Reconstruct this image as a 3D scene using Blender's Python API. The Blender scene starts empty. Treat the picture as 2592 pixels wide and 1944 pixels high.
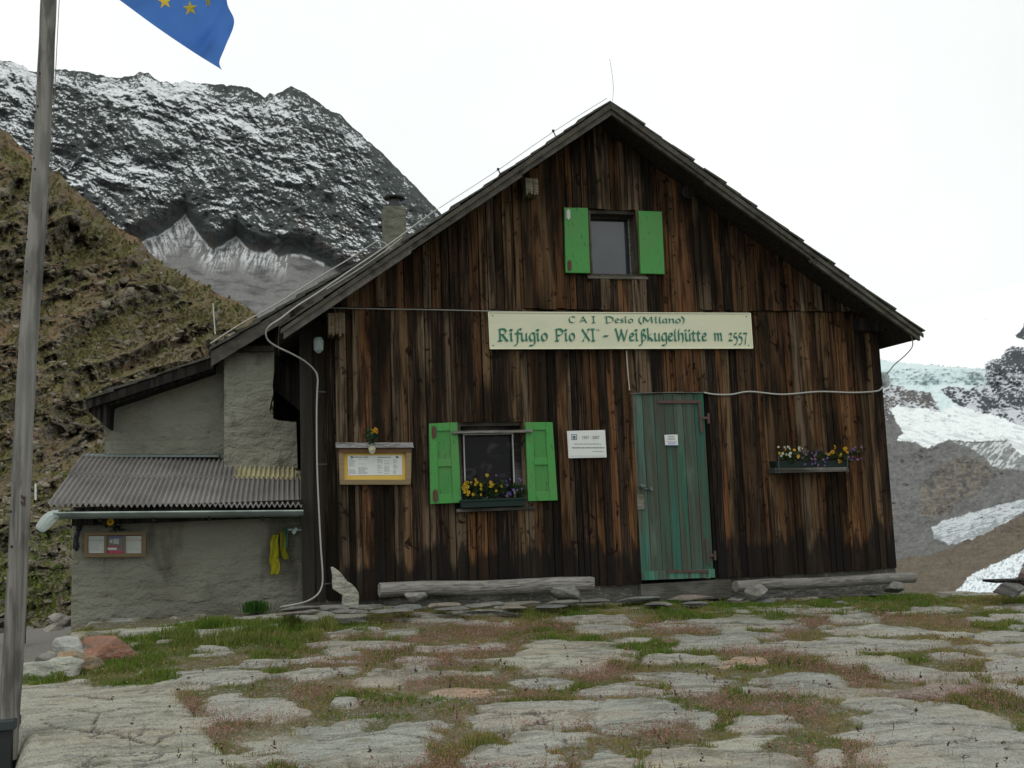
import bpy, math, random
import numpy as np
from mathutils import Vector, Matrix
random.seed(7); RNG = np.random.default_rng(11)
SC = bpy.context.scene; COL = SC.collection
# ------------------------------------------------------------------ camera
R_ = np.array([0.97256569, -0.22976656, -0.03637724]); U_ = np.array([0.00934114, -0.11767607, 0.9930081]); F_ = np.array([0.23244079, 0.96610541, 0.11230143])
CAM = np.array([0.0, -9.594, 0.925])
cd = bpy.data.cameras.new('camera'); cam = bpy.data.objects.new('camera', cd); COL.objects.link(cam)
cd.sensor_width = 36; cd.lens = 35; cd.clip_start = .1; cd.clip_end = 20000
cam.matrix_world = Matrix(((R_[0], U_[0], -F_[0], CAM[0]), (R_[1], U_[1], -F_[1], CAM[1]), (R_[2], U_[2], -F_[2], CAM[2]), (0, 0, 0, 1)))
SC.camera = cam
# ------------------------------------------------------------------ sky, sun, exposure
W = bpy.data.worlds.new('World'); SC.world = W; W.use_nodes = True
wn = W.node_tree.nodes; wl = W.node_tree.links; wn.clear()
sky = wn.new('ShaderNodeTexSky'); sky.sky_type = 'NISHITA'; sky.sun_disc = False
SUN_EL, SUN_AZ = math.radians(58), math.radians(215)
sky.sun_elevation = SUN_EL; sky.sun_rotation = SUN_AZ
vm = wn.new('ShaderNodeVectorMath'); vm.operation = 'SCALE'; vm.inputs['Scale'].default_value = .1; wl.new(sky.outputs[0], vm.inputs[0])
tc = wn.new('ShaderNodeTexCoord'); nz = wn.new('ShaderNodeTexNoise'); nz.inputs['Scale'].default_value = 2.2; nz.inputs['Detail'].default_value = 6
wl.new(tc.outputs['Generated'], nz.inputs['Vector'])
rp = wn.new('ShaderNodeValToRGB'); rp.color_ramp.elements[0].position = .3; rp.color_ramp.elements[0].color = (.93, .97, .955, 1)
rp.color_ramp.elements[1].position = .62; rp.color_ramp.elements[1].color = (1.06, 1.08, 1.06, 1); wl.new(nz.outputs[0], rp.inputs[0])
mx = wn.new('ShaderNodeMixRGB'); mx.inputs[0].default_value = .94; wl.new(vm.outputs[0], mx.inputs[1]); wl.new(rp.outputs[0], mx.inputs[2])
bg = wn.new('ShaderNodeBackground'); wl.new(mx.outputs[0], bg.inputs[0]); bg.inputs[1].default_value = 1.05
wo = wn.new('ShaderNodeOutputWorld'); wl.new(bg.outputs[0], wo.inputs[0])
sd = bpy.data.lights.new('sun', 'SUN'); sd.energy = .7; sd.angle = math.radians(35); sd.color = (1, .97, .92)
sun = bpy.data.objects.new('sun', sd); COL.objects.link(sun)
sdir = Vector((math.sin(SUN_AZ) * math.cos(SUN_EL), math.cos(SUN_AZ) * math.cos(SUN_EL), math.sin(SUN_EL)))
sun.rotation_euler = sdir.to_track_quat('Z', 'Y').to_euler()
SC.view_settings.view_transform = 'Standard'; SC.view_settings.look = 'None'; SC.view_settings.exposure = 0; SC.view_settings.gamma = 1
SC.render.engine = 'CYCLES'; SC.cycles.max_bounces = 6; SC.cycles.diffuse_bounces = 3
# ------------------------------------------------------------------ pixel -> place (pixels of a 2212 x 1659 view)
SX = 2592 / 2212
def ray(x, y): return F_ + (x * SX - 1296) / 2520 * R_ - (y * SX - 972) / 2520 * U_
def at(x, y, Y=0.0):
    v = ray(x, y); return CAM + v * ((Y - CAM[1]) / v[1])
def atz(x, y, z):
    v = ray(x, y); return CAM + v * ((z - CAM[2]) / v[2])
def proj(p):
    d = np.asarray(p) - CAM; f = d @ F_
    return ((d @ R_) / f * 2520 + 1296) / SX, (972 - (d @ U_) / f * 2520) / SX
# ------------------------------------------------------------------ noise
def _h(i, j, s):
    n = (i * 374761393 + j * 668265263 + s * 974634777) & 0x7fffffff
    n = ((n ^ (n >> 13)) * 1274126177) & 0x7fffffff
    return ((n ^ (n >> 16)) & 0xffff) / 65535.0
def vn(x, y, s=0):
    x = np.asarray(x, float); y = np.asarray(y, float); i = np.floor(x).astype(np.int64); j = np.floor(y).astype(np.int64)
    a = x - i; b = y - j; a = a * a * (3 - 2 * a); b = b * b * (3 - 2 * b)
    return (_h(i, j, s) * (1 - a) + _h(i + 1, j, s) * a) * (1 - b) + (_h(i, j + 1, s) * (1 - a) + _h(i + 1, j + 1, s) * a) * b
def fbm(x, y, o=4, s=0, g=.5):
    t = 0; A = 1; N = 0
    for k in range(o): t = t + A * vn(x * 2 ** k, y * 2 ** k, s + k * 7); N += A; A *= g
    return t / N
def ridged(x, y, o=4, s=0):
    t = 0; A = 1; N = 0
    for k in range(o): t = t + A * (1 - abs(2 * vn(x * 2 ** k, y * 2 ** k, s + k * 7) - 1)); N += A; A *= .55
    return t / N
def sm(a, b, x): t = np.clip((x - a) / (b - a), 0, 1); return t * t * (3 - 2 * t)
# ------------------------------------------------------------------ scene helpers
def tag(o, label=None, cat=None, group=None, kind=None):
    if label: o['label'] = label
    if cat: o['category'] = cat
    if group: o['group'] = group
    if kind: o['kind'] = kind
    return o
def thing(name, loc, label, cat, group=None):
    o = bpy.data.objects.new(name, None); COL.objects.link(o); o.location = tuple(loc); o.empty_display_size = .1
    return tag(o, label, cat, group)
def wloc(o):
    v = Vector((0, 0, 0))
    while o is not None: v += Vector(o.location); o = o.parent
    return v
class MB:
    def __init__(s): s.v = []; s.f = []; s.c = []
    def add(s, vs, fs, c=(1, 1, 1)):
        n = len(s.v); s.v += [tuple(map(float, p)) for p in vs]
        for f in fs: s.f.append([n + i for i in f]); s.c.append(c)
    def hexa(s, q, c=(1, 1, 1)):      # 4 bottom + 4 top corners
        s.add(q, [(3, 2, 1, 0), (4, 5, 6, 7), (0, 1, 5, 4), (1, 2, 6, 5), (2, 3, 7, 6), (3, 0, 4, 7)], c)
    def box(s, x0, x1, y0, y1, z0, z1, c=(1, 1, 1)):
        s.hexa([(x0, y0, z0), (x1, y0, z0), (x1, y1, z0), (x0, y1, z0), (x0, y0, z1), (x1, y0, z1), (x1, y1, z1), (x0, y1, z1)], c)
    def slab(s, poly, y0, y1, c=(1, 1, 1)):   # poly of (x,z) extruded from y0 (front) to y1
        n = len(poly); vs = [(p[0], y0, p[1]) for p in poly] + [(p[0], y1, p[1]) for p in poly]
        s.add(vs, [tuple(range(n)), tuple(range(2 * n - 1, n - 1, -1))] + [(i, i + n, (i + 1) % n + n, (i + 1) % n) for i in range(n)], c)
    def tube(s, path, r, n=8, c=(1, 1, 1), caps=True):
        P = [Vector(p) for p in path]; rs = [float(np.interp(i / max(1, len(P) - 1) * (len(r) - 1), range(len(r)), r)) for i in range(len(P))] if isinstance(r, (list, tuple)) else [r] * len(P); base = len(s.v); up = Vector((.13, .2, 1)).normalized()
        for i, p in enumerate(P):
            t = (P[min(i + 1, len(P) - 1)] - P[max(i - 1, 0)]).normalized(); a = t.cross(up)
            if a.length < .05: a = t.cross(Vector((1, 0, 0)))
            a.normalize(); b = t.cross(a)
            for k in range(n):
                q = p + (a * math.cos(2 * math.pi * k / n) + b * math.sin(2 * math.pi * k / n)) * rs[i]; s.v.append(tuple(q))
        for i in range(len(P) - 1):
            for k in range(n):
                s.f.append([base + i * n + k, base + i * n + (k + 1) % n, base + (i + 1) * n + (k + 1) % n, base + (i + 1) * n + k]); s.c.append(c)
        if caps:
            s.f.append([base + k for k in range(n)]); s.c.append(c); s.f.append([base + (len(P) - 1) * n + k for k in range(n - 1, -1, -1)]); s.c.append(c)
    def build(s, name, mat, parent=None, smooth=False, bevel=0):
        me = bpy.data.meshes.new(name); off = wloc(parent) if parent else Vector((0, 0, 0))
        me.from_pydata([tuple(Vector(v) - off) for v in s.v], [], s.f)
        ca = me.attributes.new('col', 'FLOAT_COLOR', 'CORNER'); arr = []
        for p in me.polygons: arr += list(tuple(s.c[p.index]) + (1,)) * p.loop_total
        ca.data.foreach_set('color', arr)
        me.materials.append(mat); o = bpy.data.objects.new(name, me); COL.objects.link(o)
        if parent: o.parent = parent
        if smooth: me.polygons.foreach_set('use_smooth', [True] * len(me.polygons))
        if bevel: b = o.modifiers.new('bevel', 'BEVEL'); b.width = bevel; b.segments = 2
        return o
def mesh_np(name, V, Fq, mat, parent=None, col=None, smooth=True):
    V = np.asarray(V, np.float32)
    if parent is not None: V = V - np.array(wloc(parent), np.float32)
    Fq = np.asarray(Fq, np.int32); k = Fq.shape[1]
    me = bpy.data.meshes.new(name); me.vertices.add(len(V)); me.vertices.foreach_set('co', V.ravel())
    me.loops.add(Fq.size); me.loops.foreach_set('vertex_index', Fq.ravel())
    me.polygons.add(len(Fq)); me.polygons.foreach_set('loop_start', np.arange(0, Fq.size, k, dtype=np.int32))
    me.update(calc_edges=True); me.validate()
    if smooth: me.polygons.foreach_set('use_smooth', np.ones(len(me.polygons), bool))
    if col is not None:
        c = np.ones((len(V), 4), np.float32); c[:, :3] = col
        a = me.attributes.new('col', 'FLOAT_COLOR', 'POINT'); a.data.foreach_set('color', c.ravel())
    me.materials.append(mat); o = bpy.data.objects.new(name, me); COL.objects.link(o)
    if parent is not None: o.parent = parent
    return o
def gridfaces(nu, nv):
    i = np.arange(nu - 1)[:, None] * nv + np.arange(nv - 1)[None]
    return np.stack([i, i + nv, i + nv + 1, i + 1], -1).reshape(-1, 4)
# ------------------------------------------------------------------ materials
def material(name, base=(.5, .5, .5), rough=.8, attr=False, noises=(), bump=(), spec=.25, metal=0, trans=None, alpha=None):
    """base colour (times the 'col' attribute), then each noise (scale xyz, detail, lo, hi, colour, amount) mixed over, bumps (scale xyz, strength, dist)"""
    m = bpy.data.materials.new(name); m.use_nodes = True; N = m.node_tree.nodes; L = m.node_tree.links; N.clear()
    out = N.new('ShaderNodeOutputMaterial'); b = N.new('ShaderNodeBsdfPrincipled'); L.new(b.outputs[0], out.inputs[0])
    b.inputs['Roughness'].default_value = rough; b.inputs['Metallic'].default_value = metal; b.inputs['Specular IOR Level'].default_value = spec
    g = N.new('ShaderNodeNewGeometry'); rgb = N.new('ShaderNodeRGB'); rgb.outputs[0].default_value = (*base, 1); cur = rgb.outputs[0]
    if attr:
        a = N.new('ShaderNodeAttribute'); a.attribute_name = 'col'; mm = N.new('ShaderNodeMixRGB'); mm.blend_type = 'MULTIPLY'; mm.inputs[0].default_value = 1
        L.new(cur, mm.inputs[1]); L.new(a.outputs['Color'], mm.inputs[2]); cur = mm.outputs[0]
    def noise(sc, det, dist=0):
        mp = N.new('ShaderNodeMapping'); mp.inputs['Scale'].default_value = sc if isinstance(sc, tuple) else (sc,) * 3
        L.new(g.outputs['Position'], mp.inputs['Vector']); n = N.new('ShaderNodeTexNoise'); n.inputs['Scale'].default_value = 1
        n.inputs['Detail'].default_value = det; n.inputs['Distortion'].default_value = dist; L.new(mp.outputs[0], n.inputs['Vector']); return n
    for (sc, det, lo, hi, c, amt, *rest) in noises:
        n = noise(sc, det, rest[1] if len(rest) > 1 else 0); r = N.new('ShaderNodeMapRange'); r.inputs['From Min'].default_value = lo; r.inputs['From Max'].default_value = hi
        r.inputs['To Max'].default_value = amt; L.new(n.outputs['Fac'], r.inputs['Value']); fac = r.outputs[0]
        mm = N.new('ShaderNodeMixRGB'); mm.blend_type = rest[0] if rest and rest[0] else 'MIX'; mm.inputs[2].default_value = (*c, 1)
        L.new(fac, mm.inputs[0]); L.new(cur, mm.inputs[1]); cur = mm.outputs[0]
    L.new(cur, b.inputs['Base Color']); last = None
    for (sc, det, st, dist) in bump:
        n = noise(sc, det); bp = N.new('ShaderNodeBump'); bp.inputs['Strength'].default_value = st; bp.inputs['Distance'].default_value = dist
        L.new(n.outputs['Fac'], bp.inputs['Height'])
        if last: L.new(last, bp.inputs['Normal'])
        last = bp.outputs[0]
    if last: L.new(last, b.inputs['Normal'])
    if trans is not None:
        t = N.new('ShaderNodeBsdfTranslucent'); L.new(cur, t.inputs[0]); ms = N.new('ShaderNodeMixShader'); ms.inputs[0].default_value = trans
        L.new(b.outputs[0], ms.inputs[1]); L.new(t.outputs[0], ms.inputs[2]); L.new(ms.outputs[0], out.inputs[0])
    if alpha is not None: b.inputs['Alpha'].default_value = alpha
    return m
DK = (.006, .006, .006)
def plankmat(name, sat=1.0):
    m = material(name, (.84, .84, .86), .9, True, [
        ((34, 34, 1.0), 6, .44, .64, (.009, .007, .006), .93, None, 1.0),
        ((110, 110, 2.5), 3, .5, .72, (.12, .085, .055), .6, None, .4),
        ((9, 9, 6.5), 2, .60, .70, (.009, .006, .005), .9, None, 1.6),
        ((3.2, 3.2, .7), 4, .50, .62, (.010, .008, .006), .85), ((14, 14, 1.6), 4, .53, .63, (.011, .009, .007), .7)],
        [((90, 90, 2), 5, .8, .01), ((8, 8, 5), 3, .3, .012)], spec=.04)
    # weathered, dirt-splashed board feet: grey black below an uneven line
    N = m.node_tree.nodes; L = m.node_tree.links; b = [n for n in N if n.type == 'BSDF_PRINCIPLED'][0]; src = b.inputs['Base Color'].links[0].from_socket
    g = N.new('ShaderNodeNewGeometry'); sp = N.new('ShaderNodeSeparateXYZ'); L.new(g.outputs['Position'], sp.inputs[0])
    mp = N.new('ShaderNodeMapping'); mp.inputs['Scale'].default_value = (8.5, 8, 1.1); L.new(g.outputs['Position'], mp.inputs[0])
    n = N.new('ShaderNodeTexNoise'); n.inputs['Scale'].default_value = 1; n.inputs['Detail'].default_value = 4; L.new(mp.outputs[0], n.inputs['Vector'])
    ma = N.new('ShaderNodeMath'); ma.operation = 'MULTIPLY_ADD'; ma.inputs[1].default_value = -.9; L.new(n.outputs[0], ma.inputs[0]); L.new(sp.outputs['Z'], ma.inputs[2])
    r = N.new('ShaderNodeMapRange'); r.inputs['From Min'].default_value = .0; r.inputs['From Max'].default_value = -.10; r.inputs['To Max'].default_value = .85; L.new(ma.outputs[0], r.inputs['Value'])
    mm = N.new('ShaderNodeMixRGB'); mm.inputs[2].default_value = (.013, .012, .011, 1); L.new(r.outputs[0], mm.inputs[0]); L.new(src, mm.inputs[1]); L.new(mm.outputs[0], b.inputs['Base Color'])
    return m
M = {}
M['plank'] = plankmat('weathered_planks')
M['darkwood'] = material('dark_wood', (.022, .019, .016), .85, True, [((30, 30, 2), 5, .4, .7, (.05, .045, .04), .7)], [((60, 60, 3), 4, .6, .01)], spec=.1)
M['greywood'] = material('grey_wood', (.155, .150, .138), .85, True, [((9, 60, 60), 5, .4, .68, (.05, .048, .043), .8, None, .6), ((2, 3, 3), 4, .5, .7, (.22, .215, .2), .6)], [((6, 70, 70), 4, .9, .012)], spec=.15)
M['verge'] = material('verge_wood', (.110, .102, .085), .85, True, [((12, 12, 12), 5, .4, .7, (.03, .029, .026), .8), ((3, 3, 3), 4, .55, .75, (.13, .13, .12), .6)], [((50, 50, 50), 4, .8, .012)], spec=.15)
M['shingle'] = material('roof_shingle', (.085, .085, .075), .9, True, [((6, 6, 6), 5, .5, .68, (.035, .035, .03), .8), ((3, 3, 3), 4, .58, .7, (.06, .075, .02), .7)], [((30, 30, 30), 5, .9, .02)], spec=.1)
M['polewood'] = material('pole_wood', (.215, .205, .185), .85, True, [((18, 18, 4), 5, .48, .60, (.085, .08, .070), .8), ((40, 40, 1.5), 5, .42, .66, (.06, .06, .06), .8, None, .5), ((3, 3, 1), 3, .5, .7, (.27, .265, .25), .6)], [((60, 60, 2), 4, .8, .008)], spec=.2)
M['green'] = material('green_paint', (.050, .245, .050), .5, True, [((5, 5, 3), 5, .5, .75, (.085, .205, .06), .7), ((60, 60, 14), 4, .62, .68, (.045, .07, .03), .8), ((18, 18, 40), 4, .62, .72, (.10, .22, .09), .5)], [((80, 80, 6), 3, .25, .004)], spec=.35)
M['greenside'] = material('green_paint_edge', (.03, .17, .035), .6, spec=.2)
M['door'] = material('door_paint', (.055, .105, .085), .75, True, [
    ((26, 26, .9), 5, .44, .60, (.062, .056, .040), .85, None, .5), ((12, 12, .5), 4, .57, .66, (.012, .13, .085), .8), ((70, 70, 2), 4, .52, .7, (.03, .034, .028), .6),
    ((4, 4, 1.2), 4, .58, .7, (.12, .17, .14), .7)], [((70, 70, 2), 4, .7, .008)], spec=.2)
M['plaster'] = material('grey_plaster', (.210, .210, .168), .95, True, [((1.6, 1.6, 1.6), 6, .45, .7, (.13, .128, .102), .8), ((7, 7, 9), 5, .55, .7, (.19, .185, .145), .6), ((3.2, 3.2, 1.1), 5, .57, .66, (.085, .082, .066), .75)],
    [((5, 5, 9), 6, .9, .08), ((35, 35, 45), 4, .7, .02)], spec=.05)
M['corr'] = material('corrugated_sheet', (.22, .21, .20), .85, True, [((3, 3, 3), 5, .45, .7, (.14, .132, .125), .8), ((14, 4, 4), 4, .55, .75, (.17, .165, .155), .6)], [((40, 40, 40), 3, .3, .01)], spec=.2)
M['metal'] = material('zinc', (.15, .18, .17), .45, True, [((4, 4, 4), 4, .4, .7, (.09, .11, .105), .7)], spec=.3, metal=.2)
M['iron'] = material('rusty_iron', (.06, .035, .03), .7, True, [((60, 60, 60), 3, .5, .7, (.10, .05, .035), .7)], spec=.3)
M['darkiron'] = material('dark_iron', (.025, .028, .028), .55, True, spec=.4)
M['cable'] = material('white_cable', (.36, .36, .33), .6, True)
M['darkcable'] = material('grey_cable', (.16, .16, .155), .6, True)
M['white'] = material('white_board', (.62, .64, .62), .5, True, [((6, 6, 6), 4, .5, .75, (.5, .52, .5), .5)])
M['cream'] = material('cream_board', (.60, .61, .44), .55, True, [((2.5, 2.5, 5), 4, .5, .75, (.52, .54, .42), .6)])
M['ink'] = material('green_lettering', (.03, .16, .11), .6, False)
M['inkgrey'] = material('grey_lettering', (.15, .19, .19), .7, False)
M['pine'] = material('varnished_pine', (.24, .175, .095), .6, True, [((9, 9, 60), 4, .45, .7, (.15, .105, .055), .6)])
M['yellowpaper'] = material('yellow_paper', (.62, .42, .085), .7, True, [((14, 14, 14), 3, .5, .8, (.66, .5, .16), .5)])
M['col'] = material('painted', (1, 1, 1), .7, True)
M['glass'] = material('window_glass', (.020, .028, .036), .06, noises=[((2.5, 2.5, 3), 3, .4, .7, (.045, .052, .058), .8)], bump=[((1.5, 1.5, 1.5), 2, .06, .05)], spec=.8)  # bluish base and pale mottling put the sky's reflection into the colour
M['glassdark'] = material('shaded_glass', (.006, .006, .007), .15, noises=[((5, 5, 9), 4, .56, .72, (.05, .05, .05), .8, None, 1.5)], spec=.14)
M['black'] = material('dark_interior', (.006, .006, .006), .9, spec=.05)
M['leaf'] = material('leaves', (1, 1, 1), .7, True, trans=.35)
M['flag'] = material('flag_cloth', (.10, .26, .70), .8, True, trans=.62, spec=.02)
M['star'] = material('flag_star', (.85, .62, .08), .8, True, trans=.4, spec=.05)
M['plastic'] = material('clear_plastic', (.40, .46, .44), .25, True, alpha=.5, spec=.4)
M['rock'] = material('rock', (1, 1, 1), .9, True, [((5, 5, 14), 6, .45, .68, (.10, .10, .09), .7, None, .8), ((28, 28, 28), 4, .55, .75, (.34, .33, .3), .5), ((60, 60, 90), 3, .6, .72, (.05, .048, .042), .6)],
    [((6, 6, 18), 6, .9, .05), ((50, 50, 60), 4, .7, .01)], spec=.15)
M['paving'] = material('stone_paving', (1, 1, 1), .9, True, [
    ((1.6, 10, 10), 6, .46, .62, (.14, .14, .122), .6, None, .8), ((60, 60, 60), 3, .52, .66, (.40, .40, .37), .6), ((110, 110, 110), 2, .54, .64, (.07, .07, .06), .6), ((14, 14, 14), 5, .58, .68, (.38, .385, .35), .45), ((4, 6, 6), 5, .56, .66, (.11, .105, .06), .5),
    ((1.3, 1.3, 1.3), 5, .55, .7, (.33, .31, .24), .5)], [((5, 22, 22), 7, 1, .05), ((60, 60, 60), 4, .9, .012)], spec=.1)
M['hill'] = material('hillside', (1, 1, 1), .95, True, [((3.5, 3.5, 7), 6, .5, .68, (.06, .048, .03), .65, None, .6), ((9, 9, 9), 4, .6, .7, (.28, .25, .19), .55), ((1.6, 1.6, 1.6), 6, .56, .65, (.10, .105, .035), .5)],
    [((1.5, 1.5, 3), 7, 1, .5), ((9, 9, 14), 4, .9, .12)], spec=.05)
M['mountain'] = material('mountain_rock', (1, 1, 1), .95, True, [((.05, .05, .07), 6, .5, .68, (.022, .027, .026), .6)], [((.05, .05, .06), 6, .8, 7)], spec=.05)
M['valley'] = material('valley', (1, 1, 1), .95, True, [((.06, .06, .06), 5, .55, .7, (.5, .5, .5), .25, 'MULTIPLY')], [((.03, .03, .03), 6, .8, 8)], spec=.05)
M['blade'] = material('grass_blades', (1, 1, 1), .8, True, trans=.3, spec=.1)
M['path'] = material('path_gravel', (.19, .185, .165), .95, False, [((30, 30, 30), 4, .4, .7, (.12, .115, .1), .7)], [((60, 60, 60), 3, .6, .01)])
M['earth'] = material('earth', (.09, .085, .05), .95, False, [((3, 3, 3), 5, .4, .7, (.05, .06, .02), .8)])

# ================================================================== SETTING
def G(X, Y):          # terrace ground level
    X = np.asarray(X, float); Y = np.asarray(Y, float)
    return -.075 - .040 * np.clip(X - 1.2, -.2, 9) + .062 * np.clip(Y + .5, -12, 0) + .02 * (fbm(X * .9 + 5, Y * .9, 2, 3) - .5)
SLABS = [  # (x0,x1,y0,y1,tint) seen extents of the large paving stones
 (375,580,1448,1480,0),(430,690,1497,1562,0),(590,965,1570,1672,3),(410,496,1392,1411,0),(822,933,1357,1380,3),(1079,1372,1381,1462,4),(1000,1134,1388,1411,0),(843,960,1417,1436,0),(752,874,1462,1485,0),
 (933,1060,1486,1508,1),(995,1290,1512,1588,0),(1270,1505,1515,1592,3),(970,1250,1605,1680,0),(1252,1440,1480,1508,0),(683,800,1320,1350,3),(640,930,1388,1404,0),
 (1390,1675,1588,1690,4),(1754,2208,1520,1612,0),(1884,2136,1478,1513,2),(1812,1991,1509,1546,0),(1588,1850,1455,1513,3),(1760,1977,1420,1446,0),(1867,2055,1437,1468,0),(2085,2330,1423,1477,0),(1616,2090,1378,1407,0),
 (1440,1692,1366,1412,3),(1502,1743,1334,1366,3),(1771,1912,1330,1352,0),(1778,2005,1354,1376,0),(2087,2330,1330,1354,0),(2105,2330,1366,1387,0),(1480,1560,1540,1587,3),(1860,2330,1575,1700,0),(1754,1830,1619,1670,0),
 (1445,1560,1462,1512,0),(1570,1665,1422,1445,1),(1380,1560,1418,1440,0),(690,780,1505,1540,0),(840,960,1338,1350,0),(960,1180,1318,1332,3),(1190,1420,1330,1350,0),(1220,1380,1352,1372,0),(1240,1500,1307,1322,3),(560,760,1332,1345,3),
 (1920,2090,1312,1324,0),(1800,1990,1296,1308,3),(1570,1780,1308,1322,0),(2110,2330,1308,1320,0),(520,640,1425,1445,0),(1095,1240,1470,1490,0),(1690,1800,1400,1418,0),(2080,2330,1395,1412,0),(890,1010,1398,1412,0),
 (2120,2330,1485,1515,0),(1520,1760,1625,1700,0),(1240,1400,1610,1700,3),(1310,1560,1452,1470,0),(1550,1760,1560,1590,0)]
TINTS = np.array([(.335, .33, .285), (.40, .26, .17), (.28, .20, .17), (.30, .31, .265), (.345, .338, .27)])
def slab_field(P):
    """0..1 inside a stone, tint index, local dome"""
    x, y = proj(P); X, Y = P[:, 0], P[:, 1]
    wob = (fbm(X * 2.3, Y * 2.8, 3, 21) - .5) + .55 * (fbm(X * 9, Y * 13, 3, 24) - .5)
    best = np.full(len(P), -9.); ti = np.zeros(len(P), int)
    for k, (x0, x1, y0, y1, t) in enumerate(SLABS):
        cx, cy, hw, hh = (x0 + x1) / 2, (y0 + y1) / 2, (x1 - x0) / 2, (y1 - y0) / 2
        d = 1 - (np.abs((x - cx) / hw) ** 2.6 + np.abs((y - cy) / hh) ** 2.6) ** (1 / 2.6)
        d = (d + wob * .60 - .03) * min(1.0, .5 + hh / 60)
        m = d > best; best[m] = d[m]; ti[m] = t
    # the great slab at the left foreground
    lx = np.interp(y, [1478, 1500, 1530, 1580, 1640, 1720], [345, 385, 405, 440, 490, 520]); d = np.minimum((lx - x) / 130, (y - 1481 - wob * 20) / 60) + wob * .12
    m = (d > best); best[m] = d[m]; ti[m] = 4
    # stones outside the photograph: jittered cells
    fx, fy = X / .9, Y / .55; i = np.floor(fx).astype(int); j = np.floor(fy).astype(int); D = np.full(len(P), 9.); D2 = D.copy()
    for a in (-1, 0, 1):
        for b in (-1, 0, 1):
            dd = np.hypot(fx - (i + a + .2 + .6 * _h(i + a, j + b, 5)), fy - (j + b + .2 + .6 * _h(i + a, j + b, 9)))
            D2 = np.minimum(D2, np.maximum(D, dd)); D = np.minimum(D, dd)
    o = (D2 - D) - .3 + wob * .5
    outside = (x < -20) | (x > 2330) | (y > 1700) | (Y < CAM[1] + 2)
    best = np.where(outside, o, best); ti = np.where(outside, 0, ti)
    # small stones between
    s = (fbm(X * 2.2 + 9, Y * 4.4, 3, 31) - .61) * 1.6
    mm = (s > best) & (~outside); best = np.where(mm, s, best)
    return best - .35 * sm(.60, .70, fbm(X * 1.9 + 31, Y * 2.7, 3, 37)), ti, wob
xs = np.concatenate([np.arange(-2.3, -1.4, .02), np.arange(-1.4, 8.6, .016), np.arange(8.6, 16, .15)]); ys = np.concatenate([np.arange(-16, -6.2, .12), np.arange(-6.2, .25, .016)])
GX, GY = np.meshgrid(xs, ys, indexing='ij'); gx, gy = GX.ravel(), GY.ravel(); gz = G(gx, gy)
bs, ti, wob = slab_field(np.stack([gx, gy, gz], 1))
ins = sm(-.015, .07, bs)
edge = -1.66 + .12 * (fbm(gy * 1.2, gy * 0, 2, 8) - .5) + .30 * np.clip(-gy - 2.4, 0, 2.5)       # the terrace ends on the left
drop = sm(.0, .30, edge - gx)
rdrop = sm(0, 3, gx - 9.5 + .3 * gy) * 4
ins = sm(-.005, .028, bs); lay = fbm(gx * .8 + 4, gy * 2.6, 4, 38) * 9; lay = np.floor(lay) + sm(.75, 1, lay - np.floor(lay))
hgt = gz + ins * (.014 + .014 * np.clip(bs, 0, .6) + .006 * (lay - 4.5)) + .016 * (fbm(gx * 6, gy * 16, 4, 41) - .5) * ins + .02 * (fbm(gx * 7, gy * 7, 4, 44) - .5)
cr = np.abs(fbm(gx * 1.3 + 3, gy * 2.6, 3, 61) - .5); crack = (1 - sm(.0, .012, cr)) * ins * (vn(gx * .9, gy * .9, 71) > .45); hgt -= crack * .012; lp0 = fbm(gx * .8 + 4, gy * 2.6, 4, 38) * 9; crack = np.maximum(crack, ins * sm(.93, .99, lp0 - np.floor(lp0)) * (vn(gx * 1.7, gy * 3, 73) > .5) * .8)
CR = [[(149,1540),(215,1546),(302,1538),(375,1535)],[(97,1568),(122,1582),(201,1587),(280,1603),(358,1620)],[(142,1648),(285,1646),(417,1632),(517,1630)],[(1134,1430),(1210,1427),(1290,1429)],[(1141,1446),(1225,1446)],[(1284,1409),(1370,1411)],[(1898,1542),(2000,1535),(2101,1525)],[(1884,1508),(1990,1514),(2129,1511)],
 [(690,1600),(800,1592),(940,1600)],[(1040,1545),(1150,1553),(1290,1540)],[(1330,1570),(1500,1560)],[(1780,1570),(1960,1562),(2190,1574)],[(1900,1620),(2060,1608),(2330,1600)],[(1460,1620),(1580,1632),(1670,1622)],[(1620,1482),(1740,1478),(1830,1490)],[(1640,1392),(1850,1396),(2050,1390)],[(1500,1350),(1640,1354),(1740,1348)],[(70,1512),(160,1508),(240,1514)],[(420,1590),(500,1585)],[(215,1546),(205,1566),(201,1587)]]
qx, qy = proj(np.stack([gx, gy, gz], 1)); ww = 5 * (fbm(gx * 4, gy * 4, 3, 63) - .5)
for L_ in CR:
    dm_ = np.full(len(gx), 99.)
    for (xa_, ya_), (xb_, yb_) in zip(L_[:-1], L_[1:]):
        t_ = np.clip(((qx - xa_) * (xb_ - xa_) + (qy - ya_) * (yb_ - ya_) * 1) / ((xb_ - xa_) ** 2 + (yb_ - ya_) ** 2), 0, 1); dm_ = np.minimum(dm_, np.hypot((qx - xa_ - t_ * (xb_ - xa_)) * .6, qy + ww - ya_ - t_ * (yb_ - ya_)))
    ck = (1 - sm(1.0, 2.6, dm_)) * (bs > -.2); crack = np.maximum(crack, ck); hgt -= ck * .018
hgt = hgt - drop * .75 - rdrop
tint = TINTS[ti] * (.86 + .28 * fbm(gx * 1.1, gy * 1.6, 3, 51))[:, None]
stain = sm(.56, .66, fbm(gx * 1.7, gy * 3.4, 4, 57))[:, None]; tint = tint * (1 - stain * .35) + stain * .35 * np.array([.33, .26, .17])
soil = np.array([.12, .105, .055]) * (.6 + .8 * fbm(gx * 9, gy * 9, 3, 77))[:, None]
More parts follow.
